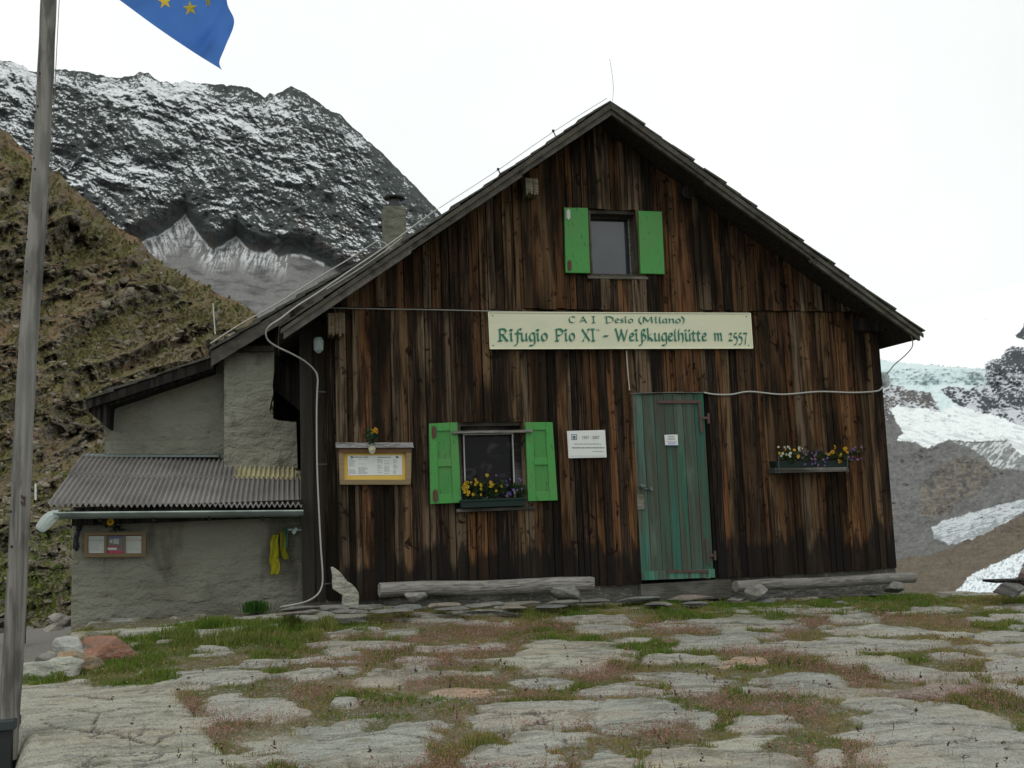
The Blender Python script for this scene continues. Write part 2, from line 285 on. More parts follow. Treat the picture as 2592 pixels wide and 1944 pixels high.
colr = soil * (1 - ins[:, None]) + tint * ins[:, None]; colr = colr * (1 - .82 * crack[:, None])
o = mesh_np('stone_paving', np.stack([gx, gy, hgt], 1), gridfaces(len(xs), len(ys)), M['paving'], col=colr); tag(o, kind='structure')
H2 = hgt.reshape(GX.shape); B2 = bs.reshape(GX.shape)
def samp(A, X, Y): return A[np.clip(np.searchsorted(xs, X), 0, len(xs) - 1), np.clip(np.searchsorted(ys, Y), 0, len(ys) - 1)]

# wide ground under everything (polar sheet, falls away to the valley on the right)
rr = np.concatenate([np.linspace(0, 24, 20), np.geomspace(26, 6000, 50)]); th = np.linspace(0, 2 * np.pi, 97)
RR, TT = np.meshgrid(rr, th, indexing='ij'); gx2 = RR.ravel() * np.cos(TT.ravel()) - 2; gy2 = RR.ravel() * np.sin(TT.ravel()) - 2
z2 = -.62 - .10 * np.clip(RR.ravel() - 18, 0, 900) * (1 + .2 * fbm(gx2 * .01, gy2 * .01, 3, 5)) - np.clip(gx2 - 9, 0, 500) * .25
o = mesh_np('ground', np.stack([gx2, gy2, z2], 1), gridfaces(len(rr), len(th)), M['earth']); tag(o, kind='structure')
# path on the left
b = MB(); pv = [(-6.0, -6, -.60), (-1.4, -6, -.60), (-1.5, 1.2, -.52), (-1.9, 5.4, -.47), (-4.2, 5.4, -.47)]
b.add(pv, [(0, 1, 2, 3, 4)]); tag(b.build('path', M['path']), kind='structure')

# ------------------------------------------------------------------ far mountain on the left
def polar_sheet(px, ytop, ybot, nt, dist, post=None):
    """columns px, rows t from foot to crest; dist(x, t, y) metres"""
    t = np.linspace(0, 1, nt); X, T = np.meshgrid(px, t, indexing='ij'); YT = np.repeat(ytop[:, None], nt, 1); YB = np.repeat(ybot[:, None], nt, 1)
    Yp = YB + (YT - YB) * T; x, y, tt = X.ravel(), Yp.ravel(), T.ravel(); d = dist(x, tt, y)
    v = F_[None] + ((x * SX - 1296) / 2520)[:, None] * R_[None] - ((y * SX - 972) / 2520)[:, None] * U_[None]
    h = v[:, :2]; v = v / np.linalg.norm(h, axis=1)[:, None]
    return CAM + v * d[:, None], x, y, tt
SIL = [(-700,60),(-300,95),(0,130),(22,133),(47,140),(65,155),(112,148),(162,153),(245,167),(281,166),(306,155),(324,162),(346,176),(371,180),(396,175),(468,184),(533,187),(572,211),(583,202),(594,205),(630,185),(666,205),(684,216),(702,234),(734,247),(768,281),(830,335),(880,385),(945,452),(1050,560),(1300,780)]
px = np.linspace(-700, 1300, 1000); yt = np.interp(px, *zip(*SIL)) + 7 * (ridged(px * .05, px * 0, 4, 3) - .6)
SCR = [(250,560),(300,522),(345,505),(385,480),(400,463),(412,485),(440,520),(462,541),(480,530),(510,507),(530,530),(545,541),(572,545),(585,538),(600,555),(650,548),(680,560),(720,580),(800,640),(1300,760)]
def dm(x, t, y):
    w = 30 * (fbm(x * .012, y * .012, 3, 12) - .5); u, v = x + .35 * y + w, y - .33 * x + w
    g = ridged(u * .011, v * .012, 3, 13); f = ridged(u * .036, v * .055, 3, 17); e = ridged((x - .6 * y) * .042, (y + .2 * x) * .036, 3, 18); h3 = ridged(u * .12, v * .20, 3, 19); k = sm(2, -55, y - np.interp(x, *zip(*SCR))); h4 = vn(u * .42, v * .65, 20)
    global MREL
    MREL = (70 * g + 24 * f + 22 * e + 9 * h3 + 3.0 * h4) * (.02 + .98 * k) * (1 - .6 * sm(.93, 1, t))
    return 650 + 900 * t - MREL
def rank(a):
    r = np.empty(a.size); r[np.argsort(a.ravel())] = np.linspace(0, 1, a.size); return r.reshape(a.shape)
def flatness(D, nx, ny, diag=.25):
    A = D.reshape(nx, ny); gy_ = np.gradient(A, axis=1); gx_ = np.gradient(A, axis=0); return rank(gy_ + diag * gx_).ravel()      # rows run upwards: distance grows fast where the ground is flat
V, x, y, t = polar_sheet(px, yt, np.full(len(px), 800.), 420, dm)
sy = np.interp(x, *zip(*SCR)) + 10 * (fbm(x * .06, y * .06, 3, 5) - .5)
scree = sm(-2, 3, y - sy)
warp = fbm(x * .02, y * .02, 4, 91) * 40
# snow caught on ledges (strata dip to the right) and in gullies, thinning downhill
s1 = ridged((x * .10 + y * .02 + warp * .05), (y - .42 * x + warp) * .085, 5, 23); s2 = fbm((x + y * .6) * .16, (y - .3 * x) * .30, 4, 29); s3 = fbm(x * .012, y * .016, 3, 37)
up = 1 - sm(120, 520, y) * .95; s4 = vn(x * .55, (y - .3 * x) * .75, 83)
fl_ = flatness(-MREL, 1000, 420, .30); frac = .06 + .14 * up * sm(.30, .60, s3) + .10 * sm(.45, .62, s3) + .06 * (y < 300) - .03 * sm(640, 740, x)
thr = 1 + .10 * sm(.90, .99, t) - np.clip(frac, .03, .6) + .34 * (s2 - .5) + .26 * (s4 - .5); snow = sm(0, .07, fl_ - thr) * .93
snow *= (1 - scree)
fan = scree * sm(85, 8, y - sy) * sm(.42, .60, fbm(x * .45 + (y - sy) * .12 * np.sign(x - 402), y * .07, 4, 43)) * (x < 620) * sm(620, 540, y)
rim = scree * sm(9, 2, y - sy) * (x > 300) * (x < 700) * (vn(x * .05, y * .02, 3) > .3); fan = np.maximum(fan * .85, rim * .9)
rock = np.array([.044, .052, .050]) * (.45 + 1.1 * fbm(x * .10, y * .14, 5, 47, .65))[:, None]
red = sm(.6, .7, fbm(x * .02 + 3, y * .03, 3, 53))[:, None] * sm(380, 520, y)[:, None]; rock = rock * (1 - red * .4) + red * .4 * np.array([.085, .062, .05])
scol = np.array([.150, .147, .143]) * (.8 + .4 * fbm(x * .3, y * .3, 3, 59))[:, None]
c = rock * (1 - scree[:, None]) + scol * scree[:, None]; sn = np.clip(snow + fan, 0, 1)[:, None]; c = c * (1 - sn) + np.array([.66, .69, .70]) * sn
o = mesh_np('mountain', V, gridfaces(1000, 420), M['mountain'], col=c); tag(o, kind='structure')

# ------------------------------------------------------------------ near hillside on the left
HS = [(-700,-60),(-300,130),(0,274),(22,288),(36,306),(54,324),(90,364),(122,371),(155,403),(202,443),(230,472),(259,493),(299,518),(324,544),(356,572),(400,594),(440,612),(480,640),(520,650),(548,672),(580,720),(700,790),(900,850),(1150,960)]
px = np.linspace(-700, 1150, 800); yt = np.interp(px, *zip(*HS)) + 9 * (ridged(px * .03, px * 0, 4, 6) - .55); yb = np.full(len(px), 1425.)
def dh(x, t, y):
    far = 62 - .012 * np.clip(x, -700, 1150); base = 14.5 + (far - 14.5) * t ** 1.25
    w = 40 * (fbm(x * .008, y * .008, 3, 102) - .5); u, v = x - .3 * y + w, y + .42 * x + w
    ld = ridged(u * .006, v * .010, 3, 103); f = ridged(u * .022, v * .034, 3, 107); h3 = ridged(u * .07, v * .12, 3, 109)
    global HREL
    HREL = (.13 * ld + .045 * f + .014 * h3) * sm(0, .08, t) * (1 - .6 * sm(.93, 1, t)); return base * (1 - HREL)
V, x, y, t = polar_sheet(px, yt, yb, 620, dh)
n1 = fbm(x * .014, y * .018, 4, 113); n2 = fbm(x * .05, (y + .4 * x) * .09, 4, 117); n3 = fbm(x * .03 + 9, y * .03, 4, 119)
flh = flatness(-HREL, 800, 620, -.2); green = sm(.52, .66, .36 * flh + .40 * n1 + .22 * n3 + .12 * sm(1100, 1300, y) - .005)[:, None]; greyr = sm(.50, .62, .42 * (1 - flh) + n2 * .36 + fbm(x * .012, y * .02, 3, 121) * .25)[:, None]; redd = sm(.5, .62, fbm(x * .011 + 4, y * .012, 4, 127))[:, None]
c = np.array([.165, .130, .078])[None] * (.5 + 1.0 * n3)[:, None]; c = c * (1 - redd * .7) + redd * .7 * np.array([.19, .12, .072])
c = c * (1 - green) + green * np.array([.12, .12, .05]) * (.55 + .9 * n2)[:, None]; c = c * (1 - greyr * .8) + greyr * .8 * np.array([.21, .20, .165]) * (.6 + .8 * vn(x * .2, y * .3, 9))[:, None]
# pale gravel patch right of the middle
gp = (sm(1, .3, np.hypot((x - 370) / 100, (y - 760) / 90)))[:, None]; c = c * (1 - gp * .7) + gp * .7 * np.array([.20, .155, .11])
o = mesh_np('hillside', V, gridfaces(800, 620), M['hill'], col=c); tag(o, kind='structure')
HV = V.reshape(800, 620, 3); HGreen = green.reshape(800, 620)

# ------------------------------------------------------------------ glacier valley on the right
px = np.linspace(1120, 2900, 820); yt = np.interp(px, [1120, 1400, 1760, 1900, 2000, 2100, 2212, 2400, 2900], [760, 725, 700, 672, 655, 640, 610, 560, 480.]); yb = np.full(len(px), 1400.)
def dv(x, t, y):
    d = np.interp(y, [560, 700, 790, 796, 832, 840, 890, 960, 1080, 1180, 1300, 1400], [4300, 3700, 2900, 2760, 2720, 2650, 2300, 1900, 1350, 1000, 480, 160])
    amp = np.interp(y, [600, 780, 800, 1100, 1400], [.01, .015, .04, .05, .04])
    return d * (1 - amp * ridged(x * .02, y * .02, 5, 131) - .3 * amp * ridged(x * .1, y * .1, 3, 137))
V, x, y, t = polar_sheet(px, yt, yb, 520, dv)
wx = x + 12 * (fbm(x * .08, y * .08, 5, 141, .65) - .5) + 2 * (RNG.random(len(x)) - .5); wy = y + 12 * (fbm(x * .08, y * .08, 5, 145, .65) - .5) + 1 * (RNG.random(len(x)) - .5)
def inpoly(x, y, P):
    r = np.zeros(len(x), bool); j = len(P) - 1
    for i in range(len(P)):
        (xi, yi), (xj, yj) = P[i], P[j]
        if yi != yj: r ^= ((yi > y) != (yj > y)) & (x < (xj - xi) * (y - yi) / (yj - yi) + xi)
        j = i
    return r
c = np.array([.118, .118, .112])[None] * (.75 + .5 * fbm(x * .15, y * .15, 4, 149))[:, None]
def paint(P, col, nz=0, px_=None):
    m = inpoly(wx, wy, P); k = np.array(col)[None] * (1 + nz * (fbm(x * .16, y * .3, 4, 151) - .5))[:, None]; c[m] = k[m]; return m
paint([(1100, 400), (2950, 400), (2950, 800), (2124, 796), (1960, 784), (1100, 760)], (.92, .93, .93))
ice = paint([(1100, 770), (1907, 777), (1960, 784), (2058, 792), (2126, 796), (2136, 834), (2086, 839), (2050, 835), (2034, 840), (2042, 852), (2058, 868), (2080, 878), (2080, 900), (2035, 890), (2020, 868), (2009, 848), (1963, 842), (1915, 825), (1100, 810)], (.60, .71, .71))
cv = sm(.46, .80, fbm(x * .22 + y * .1, (y + .5 * x) * .10, 4, 161))[:, None]; cc = c * (1 - cv * .45) + cv * .45 * np.array([.44, .58, .60]); c[ice] = cc[ice]
drk = (.036, .043, .048)
rk = paint([(1100, 815), (1915, 827), (1963, 843), (2009, 850), (2020, 869), (2035, 890), (2006, 884), (1940, 878), (1925, 890), (1932, 905), (1100, 905)], (.085, .08, .075), 1.2)
rk |= paint([(2034, 842), (2050, 836), (2086, 840), (2110, 832), (2140, 833), (2126, 796), (2134, 779), (2157, 778), (2170, 757), (2187, 749), (2212, 750), (2300, 720), (2950, 600), (2950, 1010), (2212, 925), (2174, 906), (2116, 890), (2080, 878), (2058, 868), (2042, 852)], drk, 1.0)
rk |= paint([(2195, 724), (2214, 700), (2300, 640), (2950, 560), (2950, 660), (2300, 715), (2212, 737)], drk, .6)
so = rk & (ridged((x + y) * .10, (y - .45 * x) * .22, 4, 167) * .6 + fbm(x * .03, y * .04, 3, 168) * .4 + .07 * sm(850, 900, y) * (x > 2090) > .66); c[so] = (.50, .53, .56)
gl = paint([(1926, 885), (1934, 877), (2006, 884), (2035, 890), (2060, 872), (2116, 890), (2174, 905), (2212, 923), (2950, 1130), (2950, 1250), (2212, 985), (2174, 950), (2100, 954), (2050, 951), (2001, 968), (1975, 955), (1937, 951), (1950, 935), (1935, 910)], (.74, .79, .78), .1)
c[gl & (fbm(x * .06, (y - .25 * x) * .35, 4, 171) - .10 * sm(905, 960, y) < .34)] = (.56, .60, .61)
dg = paint([(2060, 955), (2110, 957), (2176, 952), (2212, 985), (2300, 1020), (2300, 1080), (2212, 1015), (2150, 1010), (2110, 975)], (.2, .21, .21), .5)
c[dg & (fbm((x + y) * .20, (x - y) * .05, 3, 173) > .55)] = (.5, .53, .52)
ot = paint([(1985, 1050), (2030, 1005), (2080, 985), (2130, 1000), (2150, 1030), (2110, 1070), (2060, 1085), (2060, 1110), (1990, 1115)], (.13, .115, .095), .9)
c[ot & (fbm(x * .12, y * .14, 3, 175) > .56)] = (.075, .072, .066)
tg = paint([(2013, 1141), (2035, 1127), (2100, 1107), (2161, 1090), (2212, 1077), (2950, 900), (2950, 960), (2212, 1104), (2149, 1144), (2087, 1168), (2050, 1176), (2016, 1159)], (.48, .52, .53), .2)
c[tg & (fbm(x * .10, (y + .25 * x) * .5, 4, 177) + .3 * sm(1110, 1175, y + .3 * (x - 2080)) > .66)] = (.27, .29, .30)
paint([(1100, 1330), (1998, 1200), (2050, 1183), (2144, 1146), (2212, 1109), (2950, 940), (2950, 1700), (1100, 1700)], (.108, .088, .064), .35)
st = paint([(2040, 1300), (2075, 1267), (2100, 1240), (2212, 1188), (2500, 1080), (2500, 1150), (2212, 1218), (2196, 1245), (2159, 1275), (2130, 1305), (2100, 1400), (2000, 1400)], (.72, .77, .79), .2)
c[st & (fbm(x * .30, (y + .45 * x) * .30, 3, 179) > .60)] = (.36, .41, .43)
dkm = (c.max(1) < .3)[:, None]; c = np.where(dkm, c * (.55 + .9 * fbm(x * .4, y * .55, 3, 191))[:, None] * (.8 + .4 * ridged((x + y) * .03, y * .08, 3, 193))[:, None], c)
o = mesh_np('glacier_valley', V, gridfaces(820, 520), M['valley'], col=c); tag(o, kind='structure')

# ================================================================== HUT
YV = -.45                                    # plane of the verge
def xz(x, y, Y=0.): p = at(x, y, Y); return (p[0], p[2])
XL, XR = .48, 6.47
ap, lt, rt = at(1317, 216, YV), at(606, 703, YV), at(1990, 714, YV)
def roofz(X): return ap[2] + (lt[2] - ap[2]) * (ap[0] - X) / (ap[0] - lt[0]) if X < ap[0] else ap[2] + (rt[2] - ap[2]) * (X - ap[0]) / (rt[0] - ap[0])
ZS = 2.79                                    # seam between lower wall and gable boards
hut = thing('mountain_hut', (3.4, 2.5, 0), 'dark weathered timber mountain hut with gabled roof, green shutters and green door', 'hut')
def rect(x0, x1, y0, y1, Y=0.):             # pixel box -> X0,X1,Z0,Z1
    a = at((x0 + x1) / 2, y0, Y); b_ = at((x0 + x1) / 2, y1, Y); c_ = at(x0, (y0 + y1) / 2, Y); d_ = at(x1, (y0 + y1) / 2, Y); return c_[0], d_[0], b_[2], a[2]
W1 = rect(990, 1137, 912, 1096); W2 = rect(1271, 1380, 455, 598); DR = rect(1375, 1530, 852, 1251)
holes = [W1, W2, (DR[0] - .02, DR[1] + .03, -.1, DR[3] + .02)]
PAL = [(.150, .074, .030), (.115, .058, .027), (.165, .105, .055), (.085, .046, .024), (.18, .13, .082), (.10, .05, .024), (.035, .022, .015), (.145, .066, .028), (.15, .11, .07), (.016, .013, .011), (.14, .085, .042), (.055, .034, .02), (.13, .07, .032)]
def boards(name, x0, x1, zlo, ztop, y, rnd, holes=()):
    b = MB(); x = x0; rg = random.Random(rnd)
    while x < x1 - .01:
        w = min(rg.choice([rg.uniform(.06, .09), rg.uniform(.08, .115)]), x1 - x)
        if x1 - x - w < .05: w = x1 - x
        ov = rg.random() < .45; yy = y - (.030 if ov else .0) - rg.uniform(0, .010); cc = rg.choice(PAL); k = rg.uniform(.75, 1.25); cc = tuple(v * k for v in cc)
        spans = [(zlo(x) if callable(zlo) else zlo, None)]
        z0 = spans[0][0] - rg.uniform(0, .012); cuts = []
        for (hx0, hx1, hz0, hz1) in holes:
            if x + w * .5 > hx0 and x + w * .5 < hx1: cuts.append((hz0, hz1))
        cuts.sort(); xa, xb = x - (.007 if ov else -.005), x + w + (.007 if ov else -.005); lo = z0
        for (h0, h1) in cuts + [(None, None)]:
            if h0 is None:
                za, zb = ztop(xa), ztop(xb)
                if max(za, zb) > lo + .02:
                    if xa < ap[0] < xb and ztop(0) != ztop(3): xm = ap[0]; b.slab([(xa, lo), (xb, lo), (xb, zb), (xm, ztop(xm)), (xa, za)], yy, yy + .024, cc)
                    else: b.slab([(xa, lo), (xb, lo), (xb, max(zb, lo + .01)), (xa, max(za, lo + .01))], yy, yy + .024, cc)
            else:
                if h0 > lo + .01: b.slab([(xa, lo), (xb, lo), (xb, h0), (xa, h0)], yy, yy + .024, cc)
                lo = h1
        x += w
    return b
bb = boards('w', XL, XR, .02, lambda X: ZS, 0, 3, holes); o = bb.build('front_wall', M['plank'], hut)
bb = boards('g', XL + .02, XR - .02, ZS + .012, lambda X: max(ZS + .02, roofz(X) - .10), -.022, 5, holes); bb.build('gable_wall', M['plank'], hut)
# wall core behind the boards (with the openings left free) and side, rear walls
core = MB()
def corebox(x0, x1, z0, z1): core.box(x0, x1, .03, .16, z0, z1)
for (a, b_, hs) in ((XL + .01, DR[0] - .02, [W1]), (DR[0] - .02, DR[1] + .03, [])):
    pass
cols = sorted({XL + .01, XR - .01, W1[0], W1[1], DR[0] - .02, DR[1] + .03})
for a, b_ in zip(cols[:-1], cols[1:]):
    mid = (a + b_) / 2; hz = [h for h in (holes[0], holes[2]) if h[0] <= mid <= h[1]]
    if hz: h = hz[0]; (h[2] > .02) and corebox(a, b_, 0, h[2]); corebox(a, b_, h[3], ZS)
    else: corebox(a, b_, 0, ZS)
a0, a1 = W2[0], W2[1]
for (xa, xb, z0) in ((XL + .1, a0, ZS), (a1, XR - .1, ZS)):
    pts = [(xa, z0), (xb, z0), (xb, roofz(xb) - .12)] + ([(ap[0], roofz(ap[0]) - .12)] if xa < ap[0] < xb else []) + [(xa, max(z0 + .01, roofz(xa) - .12))]; core.slab(pts, .03, .16)
corebox(a0, a1, ZS, W2[2]); core.slab([(a0, W2[3]), (a1, W2[3]), (a1, roofz(a1) - .12)] + ([(ap[0], roofz(ap[0]) - .12)] if a0 < ap[0] < a1 else []) + [(a0, roofz(a0) - .12)], .03, .16)
core.build('wall_core', M['darkwood'], hut)
for s, X in ((-1, XL), (1, XR)):
    sw = MB()
    yy = .02; rg = random.Random(9 + s)
    while yy < 7.9: w = rg.uniform(.11, .16); sw.box(X - .012 if s < 0 else X - .03, X + .03 if s < 0 else X + .012 + rg.uniform(0, .01), yy, yy + w - .006, .02, 1.62 + 1.02, rg.choice(PAL)); yy += w
    sw.build('side_wall', M['plank'], hut)
b = MB(); b.slab([(XL, 0), (XR, 0), (XR, ZS), (ap[0], roofz(ap[0]) - .12), (XL, ZS - .1)], 7.8, 7.95); b.build('rear_wall', M['darkwood'], hut)
b = MB(); b.box(XL - .02, DR[0] - .03, .02, .16, -.25, .015); b.box(DR[1] + .04, XR, .02, .16, -.25, .015); b.box(DR[0] - .03, DR[1] + .04, .04, .5, -.25, DR[2] - .035); b.c = [(.09, .088, .078)] * len(b.c); b.build('plinth', M['rock'], hut)
b = MB(); b.box(DR[0] - .03, DR[1] + .16, -.06, .039, -.18, DR[2] - .03, (.5, .5, .45)); b.build('door_sill', M['greywood'], hut)
# roof: stepped rows of weathered boards, verge boards, soffit
def roof_rows(P0, P1, y0, y1, rows, rnd, mat, parent, name, th=.035, jit=.5):
    b = MB(); rg = random.Random(rnd); P0 = np.array(P0); P1 = np.array(P1); d = (P1 - P0); L = np.linalg.norm(d); d = d / L; n = np.array([-d[1], d[0]]);
    if n[1] < 0: n = -n
    for k in range(rows):
        a = k / rows * L + .0; e = (k + 1) / rows * L + .05 + rg.uniform(0, .04); yy = y0
        segs = 14
        for q in range(segs):
            ya, yb = y0 + (y1 - y0) * q / segs, y0 + (y1 - y0) * (q + 1) / segs - .005; t0 = th * rg.uniform(.8, 1.3); lift = rg.uniform(0, .012)
            fr = ya - (rg.uniform(-.01, .03) if q == 0 else 0); aa = max(a - rg.uniform(0, .02), .0)
            A = P0 + d * aa + n * (.012 + lift); B = P0 + d * min(e, L + .01) + n * (.002 + lift * .5)
            A2 = A + n * t0; B2 = B + n * t0 * .8; cc = rg.uniform(.7, 1.2); cc = (cc, cc, cc)
            b.hexa([(A[0], fr, A[1]), (B[0], fr, B[1]), (B[0], yb, B[1]), (A[0], yb, A[1]), (A2[0], fr, A2[1]), (B2[0], fr, B2[1]), (B2[0], yb, B2[1]), (A2[0], yb, A2[1])], cc)
    return b.build(name, mat, parent)
lp, rp_, app = np.array([lt[0], lt[2]]), np.array([rt[0], rt[2]]), np.array([ap[0], ap[2]])
dn = np.array([0, -.055])
roof_rows(lp + dn * .6, app + dn * .6, YV - .02, 8.1, 20, 31, M['shingle'], hut, 'roof', .018)
roof_rows(rp_ + dn * .6, app + dn * .6, YV - .02, 8.1, 20, 37, M['shingle'], hut, 'roof', .018)
b = MB()
for e_ in (lp, rp_):
    d = (app - e_); n = np.array([0, -1.])
    p = [e_ + n * .06, app + n * .06, app + n * .085, e_ + n * .085]; b.slab([tuple(q) for q in p], YV + .03, 8.0)
b.build('soffit', M['darkwood'], hut)
for e_, nm in ((lp, 1), (rp_, 2)):
    d = (app - e_) / np.linalg.norm(app - e_); b = MB(); hz = .12 if nm == 1 else .10; rg = random.Random(nm)
    L = np.linalg.norm(app - e_); cuts = [0, .37 * L, .71 * L, L]
    for i in range(3):
        p0 = e_ + d * (cuts[i] + (.0 if i else .03)); p1 = e_ + d * cuts[i + 1]; j = rg.uniform(-.004, .006); g = rg.uniform(.8, 1.15)
        b.slab([(p0[0], p0[1] - .045 - hz + .02), (p1[0], p1[1] - .045 - hz), (p1[0], p1[1] - .045), (p0[0], p0[1] - .045)], YV - .012 + j, YV + .028 + j, (g, g, g))
    b.build('verge_board', M['verge'], hut); b = MB(); b.slab([(e_[0], e_[1] - .08), (app[0], app[1] - .10), (app[0], app[1] - .04), (e_[0], e_[1] - .04)], YV - .035, YV - .017, (.75, .75, .72)); b.build('verge_board', M['verge'], hut)
# beam ends under the roof
def beam(name, px_, py_, w, h, tone, ragged=True, mat='plank'):
    p = at(px_, py_, -.22); b = MB(); rg = random.Random(int(px_)); n = 5
    for i in range(n):
        xa = p[0] - w / 2 + w * i / n; k_ = rg.uniform(.7, 1.25); xb = xa + w / n - .003; lo = p[2] - h / 2 - (rg.uniform(-.015, .03) if ragged else 0)
        b.slab([(xa, lo), ((xa + xb) / 2, lo - .02), (xb, lo + .005), (xb, p[2] + h / 2), (xa, p[2] + h / 2)], -.22 + rg.uniform(0, .02), .03, tuple(t * k_ for t in tone))
    return b.build(name, M['greywood'], hut)
beam('beam_end', 1150, 400, .135, .15, (2.0, 1.75, 1.3)); beam('beam_end', 728, 697, .16, .19, (1.1, .85, .55))
b = MB(); p = at(1487, 414, -.15); b.tube([p, (p[0], .05, p[2])], .075, 12, (.5, .5, .5)); b.build('beam_end', M['darkwood'], hut)
b = MB(); p = at(1872, 700, -.15); b.box(p[0] - .1, p[0] + .25, -.15, .03, p[2] - .07, p[2] + .07, (.35, .35, .35)); b.build('beam_end', M['darkwood'], hut)
b = MB(); p = at(690, 690, -.1); b.tube([(p[0] - .2, -.40, p[2] + .0), (p[0] - .2, 1, p[2])], .08, 12, (.5, .5, .5)); b.build('beam_end', M['darkwood'], hut)
# narrow boarded strip beside the left corner
a = at(655, 1310, .22); bb = boards('s', a[0], XL - .01, .0, lambda X: 2.7, .22, 12); o = bb.build('corner_boards', M['darkwood'], hut)
for p_ in o.data.attributes['col'].data: p_.color = (1.5, 1.5, 1.45, 1)
# windows
def window(h, pane_px, nm, sillc, depth=.13):
    x0, x1, z0, z1 = h; pr = rect(*pane_px, depth)
    f = MB(); y0, y1 = .0, depth
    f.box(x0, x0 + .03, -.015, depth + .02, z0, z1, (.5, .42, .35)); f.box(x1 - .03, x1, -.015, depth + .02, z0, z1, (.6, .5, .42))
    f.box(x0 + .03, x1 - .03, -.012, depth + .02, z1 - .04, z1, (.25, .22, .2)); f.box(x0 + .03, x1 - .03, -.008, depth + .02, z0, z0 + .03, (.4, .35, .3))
    o = f.build('window', M['greywood'], hut, bevel=.003)
    p = MB(); p.box(x0 + .03, x1 - .03, depth + .005, depth + .015, z0 + .03, z1 - .04); p.build('pane', M['glass' if nm == 2 else 'glassdark'], o)
    s = MB(); s.box(x0 - .04, x1 + .06, -.06, -.016, z0 - .035, z0 - .004, sillc); s.build('sill', M['greywood'], o, bevel=.004)
    return o, pr
w1, pr1 = window(W1, (1003, 1106, 940, 1090), 1, (.25, .25, .24)); w2, pr2 = window(W2, (1274, 1358, 476, 594), 2, (.9, .85, .75))
b = MB(); x0, x1, z0, z1 = pr2
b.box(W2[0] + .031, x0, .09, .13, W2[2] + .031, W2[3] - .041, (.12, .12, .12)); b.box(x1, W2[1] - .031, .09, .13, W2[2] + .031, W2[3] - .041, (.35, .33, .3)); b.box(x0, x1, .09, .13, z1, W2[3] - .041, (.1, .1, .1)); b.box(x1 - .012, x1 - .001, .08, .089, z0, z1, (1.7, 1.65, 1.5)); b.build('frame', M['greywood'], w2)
x0, x1, z0, z1 = pr1; b = MB()
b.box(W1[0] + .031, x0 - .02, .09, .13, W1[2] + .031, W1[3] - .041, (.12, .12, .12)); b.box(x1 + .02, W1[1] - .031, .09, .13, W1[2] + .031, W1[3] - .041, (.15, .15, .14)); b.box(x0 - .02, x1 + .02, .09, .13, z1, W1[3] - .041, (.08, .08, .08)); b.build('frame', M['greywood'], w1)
b = MB()
for X in (x0 - .012, x1): b.box(X, X + .012, .075, .089, z0, z1, (.8, .8, .8))
b.box(x0 - .012, x1 + .012, .07, .088, z1, z1 + .03, (.35, .35, .33)); b.build('glazing_bead', M['white'], w1)
a, b_ = at(977, 934, -.10), at(1149, 931, -.10); b = MB(); b.hexa([(a[0], -.12, a[2] - .014), (b_[0], -.12, b_[2] - .014), (b_[0], -.02, b_[2] - .014), (a[0], -.02, a[2] - .014), (a[0], -.12, a[2] + .012), (b_[0], -.12, b_[2] + .012), (b_[0], -.02, b_[2] + .012), (a[0], -.02, a[2] + .012)], (1.3, 1.3, 1.25)); b.build('drip_rail', M['greywood'], w1, bevel=.003)
# shutters
def shutter(c4, panels, hinges, label=None, yf=-.085):
    P = [at(x, y, yf) for x, y in c4]    # TL TR BR BL
    def q(u, v, y): top = P[0] + (P[1] - P[0]) * u; bot = P[3] + (P[2] - P[3]) * u; r = top + (bot - top) * v; return (r[0], y, r[2])
    def piece(b, u0, u1, v0, v1, y0, y1, c=(1, 1, 1)):
        b.hexa([q(u0, v1, y0), q(u1, v1, y0), q(u1, v1, y1), q(u0, v1, y1), q(u0, v0, y0), q(u1, v0, y0), q(u1, v0, y1), q(u0, v0, y1)], c)
    b = MB()
    if panels:
        for (u0, u1, v0, v1) in ((0, .27, 0, 1), (.73, 1, 0, 1), (.27, .73, 0, .10), (.27, .73, .455, .545), (.27, .73, .885, 1)): piece(b, u0 + .001, u1 - .001, v0, v1, yf, yf + .035)
        piece(b, .255, .745, .08, .9, yf + .013, yf + .03, (.85, .85, .85))
    else:
        for i in range(1): piece(b, 0, 1, 0, 1, yf, yf + .035)
    o = b.build('shutter', M['green'], hut, bevel=.004)
    e = MB(); piece(e, .06, .94, .02, .98, yf + .0355, yf + .05, (.4, .4, .4)); e.build('batten', M['greenside'], o)
    for (v, c) in hinges:
        hb = MB(); piece(hb, .08, .24, v, v + .12, yf - .006, yf - .001, c); piece(hb, .12, .2, v - .02, v + .14, yf - .010, yf - .0065, c); hb.build('hinge', M['col'], o)
    return o
RU = (.09, .045, .035); shutter([(927, 915), (988, 912), (997, 1086), (930, 1089)], True, [(.05, RU), (.84, RU)], 'panelled green shutter left of ground floor window')
shutter([(1135, 912), (1194, 912), (1205, 1081), (1141, 1083)], True, [])
shutter([(1219, 448), (1270, 449), (1275, 590), (1222, 589)], False, [(.05, (.5, .52, .5)), (.83, RU)])
shutter([(1379, 455), (1430, 457), (1436, 592), (1384, 591)], False, [])
